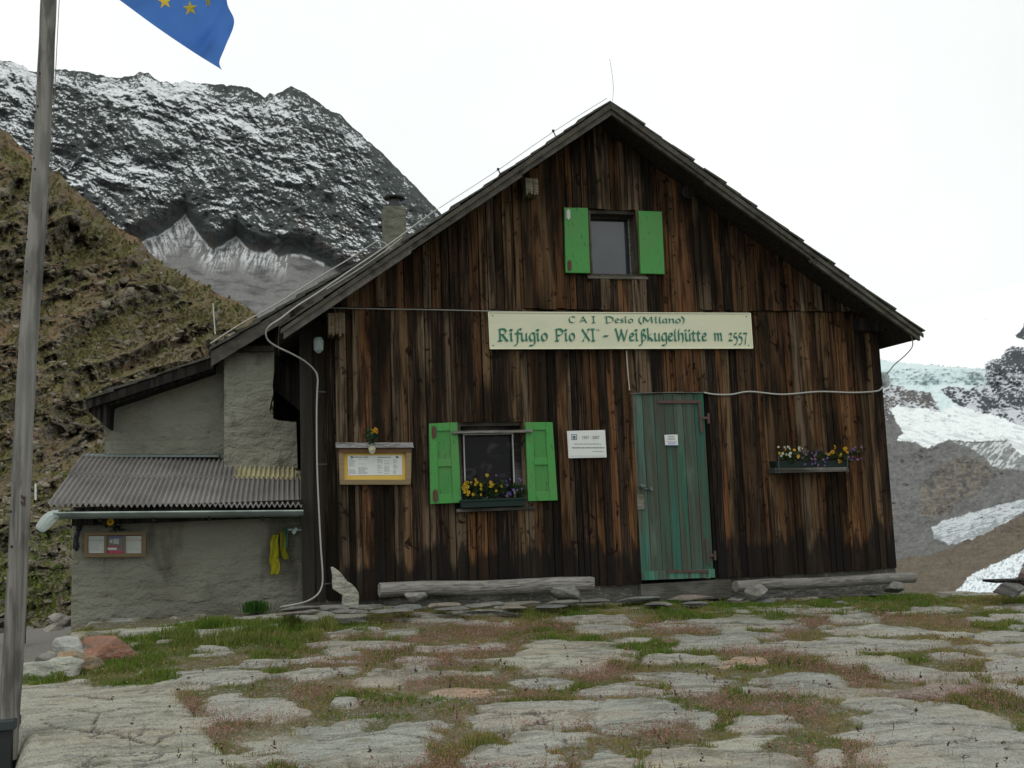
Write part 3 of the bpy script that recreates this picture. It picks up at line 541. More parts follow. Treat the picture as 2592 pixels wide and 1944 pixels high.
# door
dp = [(1364, 852), (1519, 850), (1542, 1247), (1385, 1253)]; P = [at(x, y, -.03) for x, y in dp]
def dq(u, v, y): top = P[0] + (P[1] - P[0]) * u; bot = P[3] + (P[2] - P[3]) * u; r = top + (bot - top) * v; return (r[0], y, r[2])
def dpiece(b, u0, u1, v0, v1, y0, y1, c=(1, 1, 1)): b.hexa([dq(u0, v1, y0), dq(u1, v1, y0), dq(u1, v1, y1), dq(u0, v1, y1), dq(u0, v0, y0), dq(u1, v0, y0), dq(u1, v0, y1), dq(u0, v0, y1)], c)
b = MB(); us = [0, .145, .30, .44, .57, .70, .86, 1.0]; rg = random.Random(4); DC = [(1.25, 1.35, 1.35), (1.05, .95, .9), (.85, .8, .75), (.55, 1.1, 1.0), (1.05, .95, .8), (.95, .9, .85), (.5, .9, .8)]
for i in range(7): dpiece(b, us[i] + .003, us[i + 1] - .003, 0, 1, -.03 - rg.uniform(0, .004), .02, DC[i])
door = b.build('door', M['door'], hut, bevel=.002)
b = MB(); dpiece(b, .0, 1, .955, 1.0, -.06, -.036, (1.2, 2.0, 1.8)); b.build('weather_board', M['door'], door)
b = MB()
def strip(p, q, w, y, c):
    A, B = at(*p, y), at(*q, y); d = (B - A); d /= np.linalg.norm(d); n = np.array([-d[2], 0, d[0]]) * w / 2
    b.hexa([A - n + (0, -.004, 0), B - n + (0, -.004, 0), B - n + (0, .004, 0), A - n + (0, .004, 0), A + n + (0, -.004, 0), B + n + (0, -.004, 0), B + n + (0, .004, 0), A + n + (0, .004, 0)], c)
GI = (1.3, 1.4, 1.4)
strip((1422, 868), (1513, 868), .03, -.045, GI); strip((1511, 868), (1516, 934), .03, -.051, GI); strip((1514, 902), (1532, 903), .025, -.056, GI); b.tube([at(1530, 893, -.05), at(1531, 915, -.05)], .014, 8, GI); b.build('hinge', M['iron'], door)
b = MB(); strip((1442, 1234), (1531, 1234), .026, -.067, GI); strip((1526, 1164), (1531, 1218), .028, -.045, GI); strip((1529, 1200), (1546, 1200), .022, -.05, GI); b.tube([at(1544, 1190, -.05), at(1545, 1210, -.05)], .014, 8, GI); b.build('hinge', M['iron'], door)
b = MB(); strip((1383, 1068), (1385, 1100), .075, -.040, (1.1, 1.1, .9)); b.build('lock_plate', M['greywood'], door)
b = MB(); p = at(1385, 1050, -.05); b.tube([p, p + (0, -.05, 0)], [.028, .02], 10); b.tube([p + (-.02, -.045, 0), p + (.03, -.05, -.01)], .01, 8); p = at(1405, 1056, -.04); b.tube([p + (-.08, -.01, 0), p], .006, 6); b.tube([p + (0, .0, 0), p + (0, -.03, 0)], .018, 8); b.build('handle', M['metal'], door)
b = MB(); b.box(DR[0] - .1, DR[1] + .06, -.012, .029, DR[3] + .004, DR[3] + .03, (.35, .35, .35)); b.build('door_frame', M['darkwood'], hut)
# bulkhead lamps
b = MB(); p = at(1912, 822, .05); b.tube([p + (0, 0, -.075), p + (0, 0, -.04), p + (0, 0, .05), p + (0, 0, .09)], [.025, .045, .05, .03], 12, (1, 1, 1)); b.tube([p + (-.05, 0, 0), p + (-.09, 0, 0)], .03, 8, (.6, .6, .5)); b.build('lamp', M['plastic'], hut)
b = MB(); p = at(688, 745, -.1); b.tube([p + (0, 0, -.08), p + (0, 0, -.05), p + (0, 0, .04), p + (0, 0, .07)], [.015, .045, .05, .035], 12, (.9, 1, 1)); b.build('lamp', M['plastic'], hut)
# cables, conductor rod
def smooth(pts, n=6):
    P = [np.array(p) for p in pts]; out = []
    for i in range(len(P) - 1):
        p0 = P[max(i - 1, 0)]; p1 = P[i]; p2 = P[i + 1]; p3 = P[min(i + 2, len(P) - 1)]
        for k in range(n): t = k / n; out.append(.5 * ((2 * p1) + (-p0 + p2) * t + (2 * p0 - 5 * p1 + 4 * p2 - p3) * t * t + (-p0 + 3 * p1 - 3 * p2 + p3) * t ** 3))
    out.append(P[-1]); return out
def cable(name, pts, r, mat='cable', c=(1, 1, 1)):
    b = MB(); b.tube(smooth([at(*p) for p in pts]), r, 6, c); return b.build(name, M[mat], hut, smooth=True)
cable('conductor_cable', [(945, 452, YV + .1), (905, 480, YV + .1), (868, 508, YV + .1), (820, 542, YV + .1), (760, 582, YV + .1), (690, 630, YV + .06), (640, 662, YV), (606, 688, YV - .05), (585, 702, YV - .04), (575, 716, YV), (578, 733, -.4), (595, 747, -.35), (630, 764, -.3), (658, 780, -.2), (678, 798, -.1), (686, 815, -.08), (685, 850, -.06), (684, 900, -.05), (685, 1000, -.05), (688, 1080, -.05), (693, 1180, -.05), (697, 1240, -.05), (695, 1268, -.06), (684, 1286, -.1), (665, 1298, -.2), (640, 1305, -.3), (606, 1311, -.38)], .008)
cable('roof_cable', [(870, 512, YV + .15), (835, 540, YV + .15), (790, 572, YV + .12), (740, 604, YV + .1), (705, 625, YV + .08)], .007)
cable('ridge_wire', [(1311, 212, YV + .3), (1195, 285, YV + .2), (1076, 367, YV + .2), (948, 450, YV + .1)], .0035, 'darkcable', (3, 3, 3))
for q in ((1195, 283), (1076, 366)):
    b = MB(); p = at(*q, YV + .2); b.tube([p + (.03, 0, -.07), p], .006, 6); b.tube([p + (0, 0, -.01), p + (0, 0, .012)], .014, 6); b.build('wire_holder', M['darkiron'], hut)
b = MB(); b.tube(smooth([at(1323, 218, YV + .15), at(1325, 190, YV + .15), at(1322, 158, YV + .15), at(1317, 128, YV + .15)]), .003, 6, (3.0, 3.0, 3.0)); b.build('lightning_rod', M['darkcable'], hut)
cable('wall_cable', [(712, 665, -.06), (800, 667, -.06), (930, 669, -.06), (1010, 671, -.06), (1130, 674, -.06), (1240, 675, -.06), (1345, 676, -.06)], .006, 'darkcable', (1.5, 1.5, 1.4))
cable('wall_cable', [(1353, 756, -.05), (1356, 800, -.05), (1360, 843, -.05)], .007); cable('wall_cable', [(1362, 850, -.05), (1440, 848, -.05), (1522, 848, -.05)], .006, 'cable', (.35, .35, .35))
cable('wall_cable', [(1520, 848, -.05), (1545, 852, -.05), (1580, 852, -.05), (1620, 846, -.05), (1690, 852, -.05), (1770, 846, -.05), (1840, 848, -.05), (1893, 845, -.05), (1906, 836, -.02)], .009)
cable('lamp_cable', [(1916, 808, .0), (1932, 788, -.1), (1955, 768, -.2), (1970, 750, -.3), (1971, 735, -.35), (1966, 722, -.4)], .006, 'cable', (.8, .7, .7))
for q in ((684, 846), (686, 1003), (697, 1262)):
    b = MB(); p = at(*q, -.04); b.tube([p + (0, 0, 0), p + (.09, .05, 0)], .006, 6, (3, 3, 3)); b.build('cable_clip', M['darkiron'], hut)
# rear roof rising behind on the left, with boarded cheek and chimney
YR = 1.0; r0, r1 = at(456, 752, YR), at(832, 532, YR)
roof_rows((r0[0], r0[2] - .03), (r1[0], r1[2] - .03), YR, 7, 8, 41, M['shingle'], hut, 'rear_roof', .03)
b = MB(); b.slab([(r0[0], r0[2] - .19), (r1[0], r1[2] - .15), (r1[0], r1[2] - .035), (r0[0], r0[2] - .035)], YR + .0, YR + .035, (.8, .8, .8)); b.slab([(r0[0] + .03, r0[2] - .12), (r1[0], r1[2] - .1), (r1[0], r1[2] - .04), (r0[0], r0[2] - .06)], YR + .036, 7); b.build('rear_verge_board', M['verge'], hut)
a, c_ = at(484, 752, 1.35), at(700, 900, 1.35); t_ = at(830, 560, 1.35)
b = MB(); b.slab([(a[0], a[2]), (at(700, 755, 1.35)[0], at(700, 755, 1.35)[2] - .9), (t_[0], t_[2] - .25), (t_[0], t_[2]), (a[0], r0[2] + .0)], 1.36, 1.45, (.5, .5, .5)); b.slab([xz(590, 745, 1.5), xz(590, 1010, 1.5), xz(720, 1010, 1.5), xz(720, 640, 1.5)], 1.9, 2.0, (.3, .3, .3))
a = at(482, 757, 1.1)
b.box(a[0], at(592, 757, 1.1)[0], 1.1, 1.14, a[2] - .01, a[2] + .05, (.8, .8, .8)); b.build('rear_cheek', M['darkwood'], hut)
cable('rear_roof_cable', [(455, 742, YR), (520, 700, YR), (600, 655, YR), (700, 592, YR), (760, 556, YR), (800, 530, YR), (818, 521, YR), (835, 528, YR), (845, 540, YR)], .007, 'darkcable', (2.5, 2.5, 2.4))
ch = rect(831, 878, 445, 560, 3.2); b = MB(); b.box(ch[0], ch[1], 3.2, 3.2 + ch[1] - ch[0], ch[2] - 1, ch[3], (.75, .75, .72)); chm = b.build('chimney', M['plaster'], hut, bevel=.01)
p = at(854, 445, 3.3); s = (ch[1] - ch[0]) / 47; b = MB(); b.tube([p + (0, .1, 0), p + (0, .1, s * 7), p + (0, .1, s * 10), p + (0, .1, s * 17)], [s * 15, s * 16, s * 12, s * 12], 16, (2, 2, 2)); b.tube([p + (0, .1, s * 21), p + (0, .1, s * 24), p + (0, .1, s * 30)], [s * 23, s * 24, s * 5], 16, (1.2, 1.2, 1.2))
for k in range(4): a_ = k * 1.57 + .5; b.tube([p + (s * 11 * math.cos(a_), .1 + s * 11 * math.sin(a_), s * 14), p + (s * 13 * math.cos(a_), .1 + s * 13 * math.sin(a_), s * 22)], .012, 5)
b.build('chimney_cap', M['darkiron'], chm)

# ================================================================== ANNEX
ax = thing('plastered_annex', (-.8, 1.5, -.4), 'low grey plastered annex with corrugated lean-to roof joined to the hut', 'annex')
YA = .38; aL, aR = at(155, 1200, YA)[0], at(656, 1200, YA)[0]
b = MB(); b.box(aL, aR, YA, 5.5, -.9, at(300, 1090, YA)[2]); b.build('lower_wall', M['plaster'], ax, bevel=.01)
YU = 1.5; p = [xz(226, 990, YU), xz(226, 878, YU), xz(484, 782, YU), xz(484, 990, YU)]
b = MB(); b.slab([(q[0], q[1]) for q in p], YU, 5.4, (1.15, 1.15, 1.15)); b.build('upper_wall', M['plaster'], ax)
b = MB(); yp = 1.2; pts = [(484, 1012), (484, 757), (592, 757), (592, 800), (589, 830), (590, 850), (585, 872), (582, 885), (586, 902), (600, 908), (640, 912), (643, 1012)]
b.slab([xz(q[0], q[1], yp) for q in pts], yp, 1.8, (1.2, 1.2, 1.2)); b.build('flue_wall', M['plaster'], ax)
# upper lean-to roof of boards
y0 = 1.12; q0, q1 = at(187, 862, y0), at(462, 768, y0)
roof_rows((q0[0], q0[2] - .02), (q1[0], q1[2] - .02), y0, 5.6, 6, 51, M['shingle'], ax, 'upper_roof', .022)
b = MB(); b.slab([(q0[0], q0[2] - .10), (q1[0], q1[2] - .13), (q1[0], q1[2] - .02), (q0[0], q0[2] - .02)], y0, y0 + .04, (.45, .45, .45)); b.slab([(q0[0] + .01, q0[2] - .115), (q0[0] + .19, q0[2] - .075), (q1[0], q1[2] - .15), (q1[0], q1[2] - .03), (q0[0] + .02, q0[2] - .03)], y0 + .05, 5.5, (.15, .15, .15)); b.slab([(q0[0] + .01, q0[2] - .12), (q0[0] + .20, q0[2] - .30), (q0[0] + .21, q0[2] - .07)], y0 + .06, 5.4, (.15, .15, .15)); b.build('eave_board', M['darkwood'], ax)
# corrugated sheets
e0, e1 = at(101, 1090, 0), at(653, 1092, 0); t0, t1 = at(180, 983, 1.48), at(650, 1000, 1.48)
def corr(name, u0, u1, v0, v1, lift, c, waves=46, ph=0):
    nu = int((u1 - u0) * waves * 12) + 2; nv = 6; u = np.linspace(u0, u1, nu); v = np.linspace(v0, v1, nv); Um, Vm = np.meshgrid(u, v, indexing='ij'); Um, Vm = Um.ravel()[:, None], Vm.ravel()[:, None]
    P = (e0 + (e1 - e0) * Um) * (1 - Vm) + (t0 + (t1 - t0) * Um) * Vm; P[:, 2] += lift + (.017) * np.sin(2 * np.pi * Um[:, 0] * waves + ph) + .004 * vn(Um[:, 0] * 9, Vm[:, 0] * 3)
    P2 = P.copy(); P2[:, 2] -= .007; n = len(P); f = gridfaces(nu, nv); bd = []
    for i in range(nu - 1): bd += [(i * nv, n + i * nv, n + (i + 1) * nv, (i + 1) * nv)]
    return mesh_np(name, np.vstack([P, P2]), np.vstack([f, f[:, ::-1] + n, np.array(bd)]), M['corr'], ax, col=np.tile(np.array(c), (2 * n, 1)))
for (u0, u1, c) in ((0, .245, 1.0), (.245, .42, .92), (.42, .66, 1.03), (.66, .83, .9), (.83, 1.0, .85)):
    corr('corrugated_roof', u0, u1 - .0005, -.0 + random.uniform(-.01, .01), .60, .0, (c,) * 3); 
for (u0, u1, c) in ((0, .25, .95), (.25, .44, 1.04), (.44, .70, .93)): corr('corrugated_roof', u0, u1 - .0005, .56 + random.uniform(-.02, .02), 1.02, .012, (c,) * 3)
o = corr('corrugated_roof', .70, .975, .565, .82, .016, (1.9, 1.85, 1.1)); o['label'] = 'yellowish corrugated plastic strip'
b = MB(); g0, g1 = at(182, 984, 1.46), at(474, 984, 1.46); b.hexa([(g0[0], 1.38, g0[2] - .02), (g1[0], 1.38, g1[2] - .02), (g1[0], 1.5, g1[2] + .0), (g0[0], 1.5, g0[2]), (g0[0], 1.38, g0[2] + .0), (g1[0], 1.38, g1[2] + .0), (g1[0], 1.5, g1[2] + .02), (g0[0], 1.5, g0[2] + .02)]); b.build('flashing', M['metal'], ax)
b = MB(); b.box(e0[0] + .22, e1[0], .06, YA, e0[2] - .10, e0[2] - .035, (.3, .3, .3)); b.box(aL + .02, aR, .25, YA - .002, e0[2] - .2, e0[2] - .1, (.2, .2, .2)); b.build('eave_beam', M['darkwood'], ax)
# gutter
b = MB(); a, c_ = at(118, 1113, -.04), at(655, 1108, -.04); nseg = 10; base = []
for i in range(2):
    p = a if i == 0 else c_
    for k in range(nseg + 1): th_ = math.pi + math.pi * k / nseg; base.append((p[0], p[1] + .055 * math.cos(th_), p[2] + .055 * math.sin(th_) + .02))
    for k in range(nseg, -1, -1): th_ = math.pi + math.pi * k / nseg; base.append((p[0], p[1] + .050 * math.cos(th_), p[2] + .050 * math.sin(th_) + .02))
n_ = 2 * (nseg + 1); b.add(base, [tuple((i, (i + 1) % n_, (i + 1) % n_ + n_, i + n_)) for i in range(n_)] + [tuple(range(nseg + 1)), tuple(range(n_, n_ + nseg + 1))])
b.tube([a + (0, -.055, .02), c_ + (0, -.055, .02)], .009, 8, (2.4, 2.4, 2.3)); gut = b.build('gutter', M['metal'], ax)
for xq in (216, 333, 452, 567, 650):
    b = MB(); p = at(xq, 1120, -.03); b.tube([p + (0, -.04, .03), p + (0, -.02, -.02), p + (0, .1, -.02), p + (0, .3, .1)], .010, 6, (.5, .5, .5)); b.build('gutter_bracket', M['darkiron'], gut)
b = MB(); a = at(128, 1112, -.05); b.tube(smooth([a, a + (-.06, 0, -.015), a + (-.12, -.01, -.08), a + (-.16, -.02, -.13)], 3), [.04, .045, .05, .055, .058, .058, .055, .05, .045, .03], 10, (1.3, 1.35, 1.35)); b.build('gutter_spout', M['plastic'], ax)
b = MB(); p = at(656, 1145, .3); b.tube([p + (0, -.02, -.04), p + (0, -.02, .05)], .015, 8, (3, 3, 3)); b.tube([p + (0, 0, 0), p + (-.15, .02, .01)], .01, 6, (3, 3, 3)); b.tube([p + (-.06, 0, .02), p + (-.1, 0, -.03)], .02, 6, (3, 3, 3)); b.build('tap', M['metal'], ax)

# ================================================================== THINGS ON THE WALLS
def rgb(*c): return tuple((v / 255) ** 2.2 * 1.5 for v in c)
def quadbox(b, c4, y0, y1, c=(1, 1, 1)):
    P = [at(x, y, y0) for x, y in c4]; TL, TR, BR, BL = P
    f = lambda p, y: (p[0], y, p[2]); b.hexa([f(BL, y0), f(BR, y0), f(BR, y1), f(BL, y1), f(TL, y0), f(TR, y0), f(TR, y1), f(TL, y1)], c)
def flat(b, x0, x1, y0, y1, Y, c, th=.002): quadbox(b, [(x0, y0), (x1, y0), (x1, y1), (x0, y1)], Y, Y + th, c)
# --- calligraphic lettering: every glyph is drawn with a broad nib
GL = {
 'R': (1.0, [[(.2, 1.5), (.2, 0)], [(.0, 1.42), (.2, 1.5), (.55, 1.5), (.74, 1.2), (.55, .85), (.25, .8)], [(.42, .8), (.62, .35), (.82, 0), (.98, .05)], [(.02, 0), (.38, .02)]]),
 'P': (.9, [[(.2, 1.5), (.2, 0)], [(.0, 1.42), (.2, 1.5), (.58, 1.5), (.8, 1.15), (.6, .75), (.25, .7)], [(.02, 0), (.4, .02)]]),
 'i': (.42, [[(.02, .82), (.17, .98), (.17, .12), (.34, .02)], [(.06, 1.44), (.28, 1.40)], [(.06, 1.34), (.28, 1.31)]]),
 'f': (.52, [[(.66, 1.42), (.5, 1.55), (.34, 1.3), (.3, 0), (.2, -.5), (-.05, -.58)], [(.08, .95), (.55, .97)]]),
 'u': (.72, [[(.02, .85), (.16, .98), (.16, .2), (.32, .0), (.56, .25)], [(.56, 1), (.56, .1), (.7, .02)]]),
 'g': (.68, [[(.58, .95), (.3, 1), (.12, .6), (.18, .12), (.38, .05), (.56, .35)], [(.56, 1), (.56, -.2), (.42, -.55), (.08, -.58)]]),
 'o': (.66, [[(.32, 1), (.12, .75), (.12, .25), (.32, 0), (.54, .25), (.54, .75), (.32, 1)]]),
 'X': (.95, [[(.08, 1.5), (.82, 0)], [(.8, 1.5), (.1, 0)], [(.0, 0), (.25, .02)], [(.65, 1.5), (.9, 1.48)]]),
 'I': (.5, [[(.25, 1.5), (.25, 0)], [(.05, 1.5), (.45, 1.5)], [(.05, 0), (.45, .02)]]),
 'W': (1.35, [[(.0, 1.45), (.12, 1.5), (.38, 0)], [(.38, 0), (.68, 1.4)], [(.62, 1.5), (.9, 0)], [(.9, 0), (1.25, 1.5)]]),
 'e': (.6, [[(.14, .5), (.46, .62), (.44, .92), (.25, .98), (.1, .55), (.2, .06), (.54, .12)]]),
 'B': (.72, [[(.14, -.58), (.28, -.3), (.28, 1.1), (.42, 1.5), (.62, 1.3), (.42, .9), (.64, .6), (.6, .15), (.36, .02)], [(-.05, -.55), (.14, -.6)]]),
 'k': (.72, [[(.06, 1.5), (.18, 1.55), (.18, 0)], [(.56, .98), (.22, .5), (.42, .3), (.6, .02), (.72, .06)]]),
 'l': (.38, [[(.3, 1.6), (.16, 1.3), (.16, .12), (.34, .02)]]),
 'h': (.72, [[(.32, 1.6), (.16, 1.3), (.16, 0)], [(.18, .7), (.4, 1), (.56, .8), (.56, .0), (.46, -.25)]]),
 't': (.5, [[(.2, 1.3), (.18, .15), (.42, .04)], [(.02, .98), (.44, .98)]]),
 'm': (1.05, [[(.02, .85), (.16, .98), (.16, 0)], [(.16, .75), (.36, 1), (.5, .8), (.5, 0)], [(.5, .75), (.7, 1), (.84, .8), (.84, .12), (.98, .02)]]),
 'n': (.74, [[(.02, .85), (.16, .98), (.16, 0)], [(.16, .72), (.4, 1), (.56, .8), (.56, .12), (.7, .02)]]),
 'a': (.66, [[(.5, .95), (.26, 1), (.1, .55), (.2, .05), (.4, .12), (.5, .4)], [(.5, .98), (.5, .12), (.64, .02)]]),
 's': (.52, [[(.44, .9), (.26, 1), (.12, .75), (.4, .38), (.3, .04), (.06, .08)]]),
 '2': (.7, [[(.08, .75), (.3, 1), (.52, .75), (.1, .05)], [(.08, .05), (.6, .05)]]),
 '5': (.66, [[(.52, 1), (.2, .98)], [(.2, .98), (.16, .5), (.42, .48), (.54, .1), (.4, -.4), (.08, -.5)]]),
 '7': (.66, [[(.06, .98), (.58, .98)], [(.58, .98), (.34, .3), (.26, -.5)]]),
 'C': (1.0, [[(.85, 1.25), (.5, 1.5), (.12, 1.1), (.15, .35), (.5, 0), (.88, .25)]]),
 'A': (1.1, [[(.5, 1.5), (.1, 0)], [(.5, 1.5), (.95, 0)], [(.22, .5), (.75, .5)]]),
 'D': (1.1, [[(.22, 1.45), (.22, 0)], [(.0, 1.4), (.5, 1.5), (.95, 1.1), (.9, .35), (.5, 0), (.1, .03)]]),
 '(': (.4, [[(.34, 1.6), (.12, 1.0), (.12, .3), (.34, -.3)]]), ')': (.4, [[(.06, 1.6), (.28, 1.0), (.28, .3), (.06, -.3)]]),
 'M': (1.3, [[(.15, 0), (.2, 1.5)], [(.2, 1.5), (.62, .3)], [(.62, .3), (1.0, 1.5)], [(1.0, 1.5), (1.08, 0)]]),
 '-': (.6, [[(.1, .62), (.5, .62)]]), 'd': (.3, [[(.15, 1.55), (.05, 1.42), (.15, 1.28), (.25, 1.42), (.15, 1.55)]])}
GL['U'] = (GL['u'][0], GL['u'][1] + [[(.06, 1.42), (.24, 1.38)], [(.06, 1.32), (.24, 1.3)], [(.42, 1.42), (.6, 1.38)], [(.42, 1.32), (.6, 1.3)]])
cnt = [0]
def write(b, word, x0, x1, ybase, xh, frame, Y, nib=.11):
    """frame(u px, v px) -> point on the board; word fitted between x0 and x1"""
    tot = sum(GL[ch_][0] for ch_ in word); sc = (x1 - x0) / tot; x = x0
    for ch_ in word:
        for st_ in GL[ch_][1]:
            pts = smooth([(p[0], p[1], 0) for p in st_], 5); nb = nib
            for i in range(len(pts) - 1):
                A, B = pts[i], pts[i + 1]; q = [(A[0] - nb * .72, A[1] - nb), (A[0] + nb * .72, A[1] + nb), (B[0] + nb * .72, B[1] + nb), (B[0] - nb * .72, B[1] - nb)]
                if abs((B[0] - A[0]) * nb - (B[1] - A[1]) * nb * .72) < .004: q = [(A[0] - .025, A[1] + .01), (A[0] + .025, A[1] - .01), (B[0] + .025, B[1] - .01), (B[0] - .025, B[1] + .01)]
                cnt[0] = (cnt[0] + 1) % 40; yy = Y - cnt[0] * .00006
                vs = []
                for (u, v) in q: p = frame(x + u * sc, ybase - v * xh); vs.append((p[0], yy, p[2]))
                b.add(vs, [(0, 1, 2, 3)])
        x += GL[ch_][0] * sc
SG = [(1055.3, 674.6), (1620.8, 676.9), (1626, 752.2), (1058.8, 753.4)]; SY = -.085
sg = thing('name_sign', at(1340, 752, SY), 'long cream name sign with green hand lettering across the hut front', 'sign')
b = MB(); quadbox(b, SG, SY, SY + .03); b.build('board', M['cream'], sg, bevel=.002)
b = MB()
for i in range(4): A, B = SG[i], SG[(i + 1) % 4]; P0, P1 = at(*A, SY - .003), at(*B, SY - .003); b.tube([P0, P1], .006, 5, (1.25, 1.25, 1.3))
b.build('rim', M['cream'], sg)
SP = [at(x, y, SY - .004) for x, y in SG]
def sframe(u, v):   # u 0..1954, v 0..270 in zoomed sign pixels
    u = (u - 112) / 1952; v = (v - 94) / 266; top = SP[0] + (SP[1] - SP[0]) * u; bot = SP[3] + (SP[2] - SP[3]) * u; return top + (bot - top) * v
b = MB()
for w_, x0, x1 in (('Rifugio', 168, 525), ('Pio', 572, 722), ('XI', 768, 868), ('-', 918, 972), ('WeiBkugelhUtte', 1012, 1712), ('m', 1762, 1836), ('2557', 1873, 2030)): write(b, w_, x0, x1, 303, 57, sframe, SY - .005)
write(b, 'd', 874, 904, 303, 57, sframe, SY - .005, .05)
for w_, x0, x1 in (('C', 678, 736), ('A', 755, 818), ('I', 845, 877), ('Desio', 943, 1158), ('(Milano)', 1192, 1548)): write(b, w_, x0, x1, 169, 31, sframe, SY - .005, .10)
b.build('lettering', M['ink'], sg)
b = MB()
for q in ((1064, 682), (1612, 684), (1065, 746), (1617, 746)): p = at(*q, SY - .001); b = MB(); b.tube([p, p + (0, -.004, 0)], .006, 8); b.build('screw', M['darkiron'], sg)
def text(body, px_, py_, h, Y, mat, parent, width=None):
    cu = bpy.data.curves.new('t', 'FONT'); cu.body = body; cu.size = 1; o = bpy.data.objects.new('t', cu); COL.objects.link(o); bpy.context.view_layer.update()
    me = bpy.data.meshes.new_from_object(o.evaluated_get(bpy.context.evaluated_depsgraph_get())); bpy.data.objects.remove(o)
    v = np.array([q.co[:] for q in me.vertices]); k = h / .7; kx = width / v[:, 0].max() if width else k; p = at(px_, py_, Y)
    n = bpy.data.objects.new('lettering', me); COL.objects.link(n); n.parent = parent; off = wloc(parent)
    for q in me.vertices: q.co = Vector((q.co[0] * kx, 0, q.co[1] * k)) + Vector(p) - off
    me.materials.clear(); me.materials.append(mat); return n
def scribble(b, x0, x1, y, h, Y, c, rg, gap=.25):   # a line of print too small to read: word-long marks
    x = x0
    while x < x1 - 1:
        w = rg.uniform(2.5, 8); e = min(x + w, x1); flat(b, x, e, y - h / 2, y + h / 2, Y, c, .001); x = e + rg.uniform(.6, 1.4)
# plaque
pc = [(1224.8, 931), (1307.2, 928.8), (1310.7, 988.2), (1228.6, 989.8)]; pq = thing('anniversary_plaque', at(1268, 989, -.05), 'small white plaque with grey print between the lower window and the door', 'plaque')
b = MB(); quadbox(b, pc, -.062, -.05); b.build('plate', M['white'], pq, bevel=.002)
b = MB(); rg = random.Random(2); IK = (.17, .2, .2); flat(b, 1234.5, 1246.5, 938, 950, -.064, (.10, .17, .21)); flat(b, 1236.3, 1244.7, 939.8, 948.2, -.066, (.62, .65, .66)); p = at(1240.3, 944.3, -.067); b.tube([p, p + (0, -.0015, 0)], .016, 12, (.10, .14, .17))
scribble(b, 1240, 1298, 959, 1.6, -.064, (.28, .3, .3), rg); scribble(b, 1236, 1306, 967, 2.6, -.064, (.25, .27, .27), rg); scribble(b, 1280, 1304, 975, 1.2, -.064, (.25, .27, .27), rg); scribble(b, 1233, 1306, 985, .9, -.064, (.36, .4, .4), rg); b.build('print', M['col'], pq)
text('1957 - 2007', 1257, 948.3, .030, -.066, M['inkgrey'], pq, .185)
# door notice
dn_ = thing('door_notice', at(1450, 963, -.045), 'tiny white paper notice fixed to the green door', 'notice'); b = MB(); quadbox(b, [(1435.2, 939.3), (1463.9, 938.6), (1465, 962.5), (1437.2, 963)], -.045, -.042); b.build('paper', M['white'], dn_)
b = MB(); flat(b, 1443, 1457, 942, 944.3, -.047, (.28, .3, .34)); flat(b, 1442, 1458, 947, 949.5, -.047, (.28, .3, .34)); flat(b, 1438, 1463, 953, 953.8, -.047, (.3, .33, .4)); flat(b, 1443, 1460, 955.5, 959, -.047, (.38, .4, .45)); flat(b, 1437.5, 1464.5, 961, 963, -.047, (.1, .13, .3)); b.build('print', M['col'], dn_)
# menu board
mb = thing('menu_board', at(810, 1046, -.1), 'small wooden menu case with yellow backing and grey plank top', 'menu board')
b = MB(); quadbox(b, [(732, 968), (889, 968), (889, 978), (732, 978)], -.10, -.03, (.6, .45, .4)); quadbox(b, [(732, 978), (743, 978), (743, 1036), (734, 1036)], -.10, -.03); quadbox(b, [(877, 978), (889, 978), (888, 1036), (877, 1036)], -.10, -.03); quadbox(b, [(734, 1036), (888, 1036), (887, 1047), (735, 1047)], -.10, -.03, (.8, .85, .8)); b.build('frame', M['pine'], mb, bevel=.003)
b = MB(); quadbox(b, [(741, 976), (879, 976), (879, 1038), (741, 1038)], -.060, -.034); b.build('backing', M['yellowpaper'], mb)
b = MB(); quadbox(b, [(751, 984), (869, 983), (869, 1026), (752, 1027)], -.063, -.061); b.build('paper', M['white'], mb)
b = MB(); rg = random.Random(5); T = (.33, .36, .36); Yt = -.0645
scribble(b, 760, 795, 987.5, 2, Yt, (.16, .18, .18), rg); scribble(b, 816, 845, 988, 2, Yt, (.2, .22, .22), rg); flat(b, 757, 762, 985, 990, Yt, (.2, .22, .2)); flat(b, 855, 861, 985, 990, Yt, (.15, .17, .2))
for col_ in ((754, 770), (774, 796), (815, 829), (830, 845), (849, 860)):
    yy = 993
    while yy < 1024:
        if rg.random() < .85: scribble(b, col_[0], col_[0] + (col_[1] - col_[0]) * rg.uniform(.6, 1), yy, 1.0, Yt, T, rg)
        yy += 2.3
b.build('print', M['col'], mb)
b = MB(); quadbox(b, [(726, 956), (892, 956), (894, 967), (727, 967.5)], -.14, -.03, (2.1, 2.15, 2.3)); b.build('top_plank', M['greywood'], mb, bevel=.003)

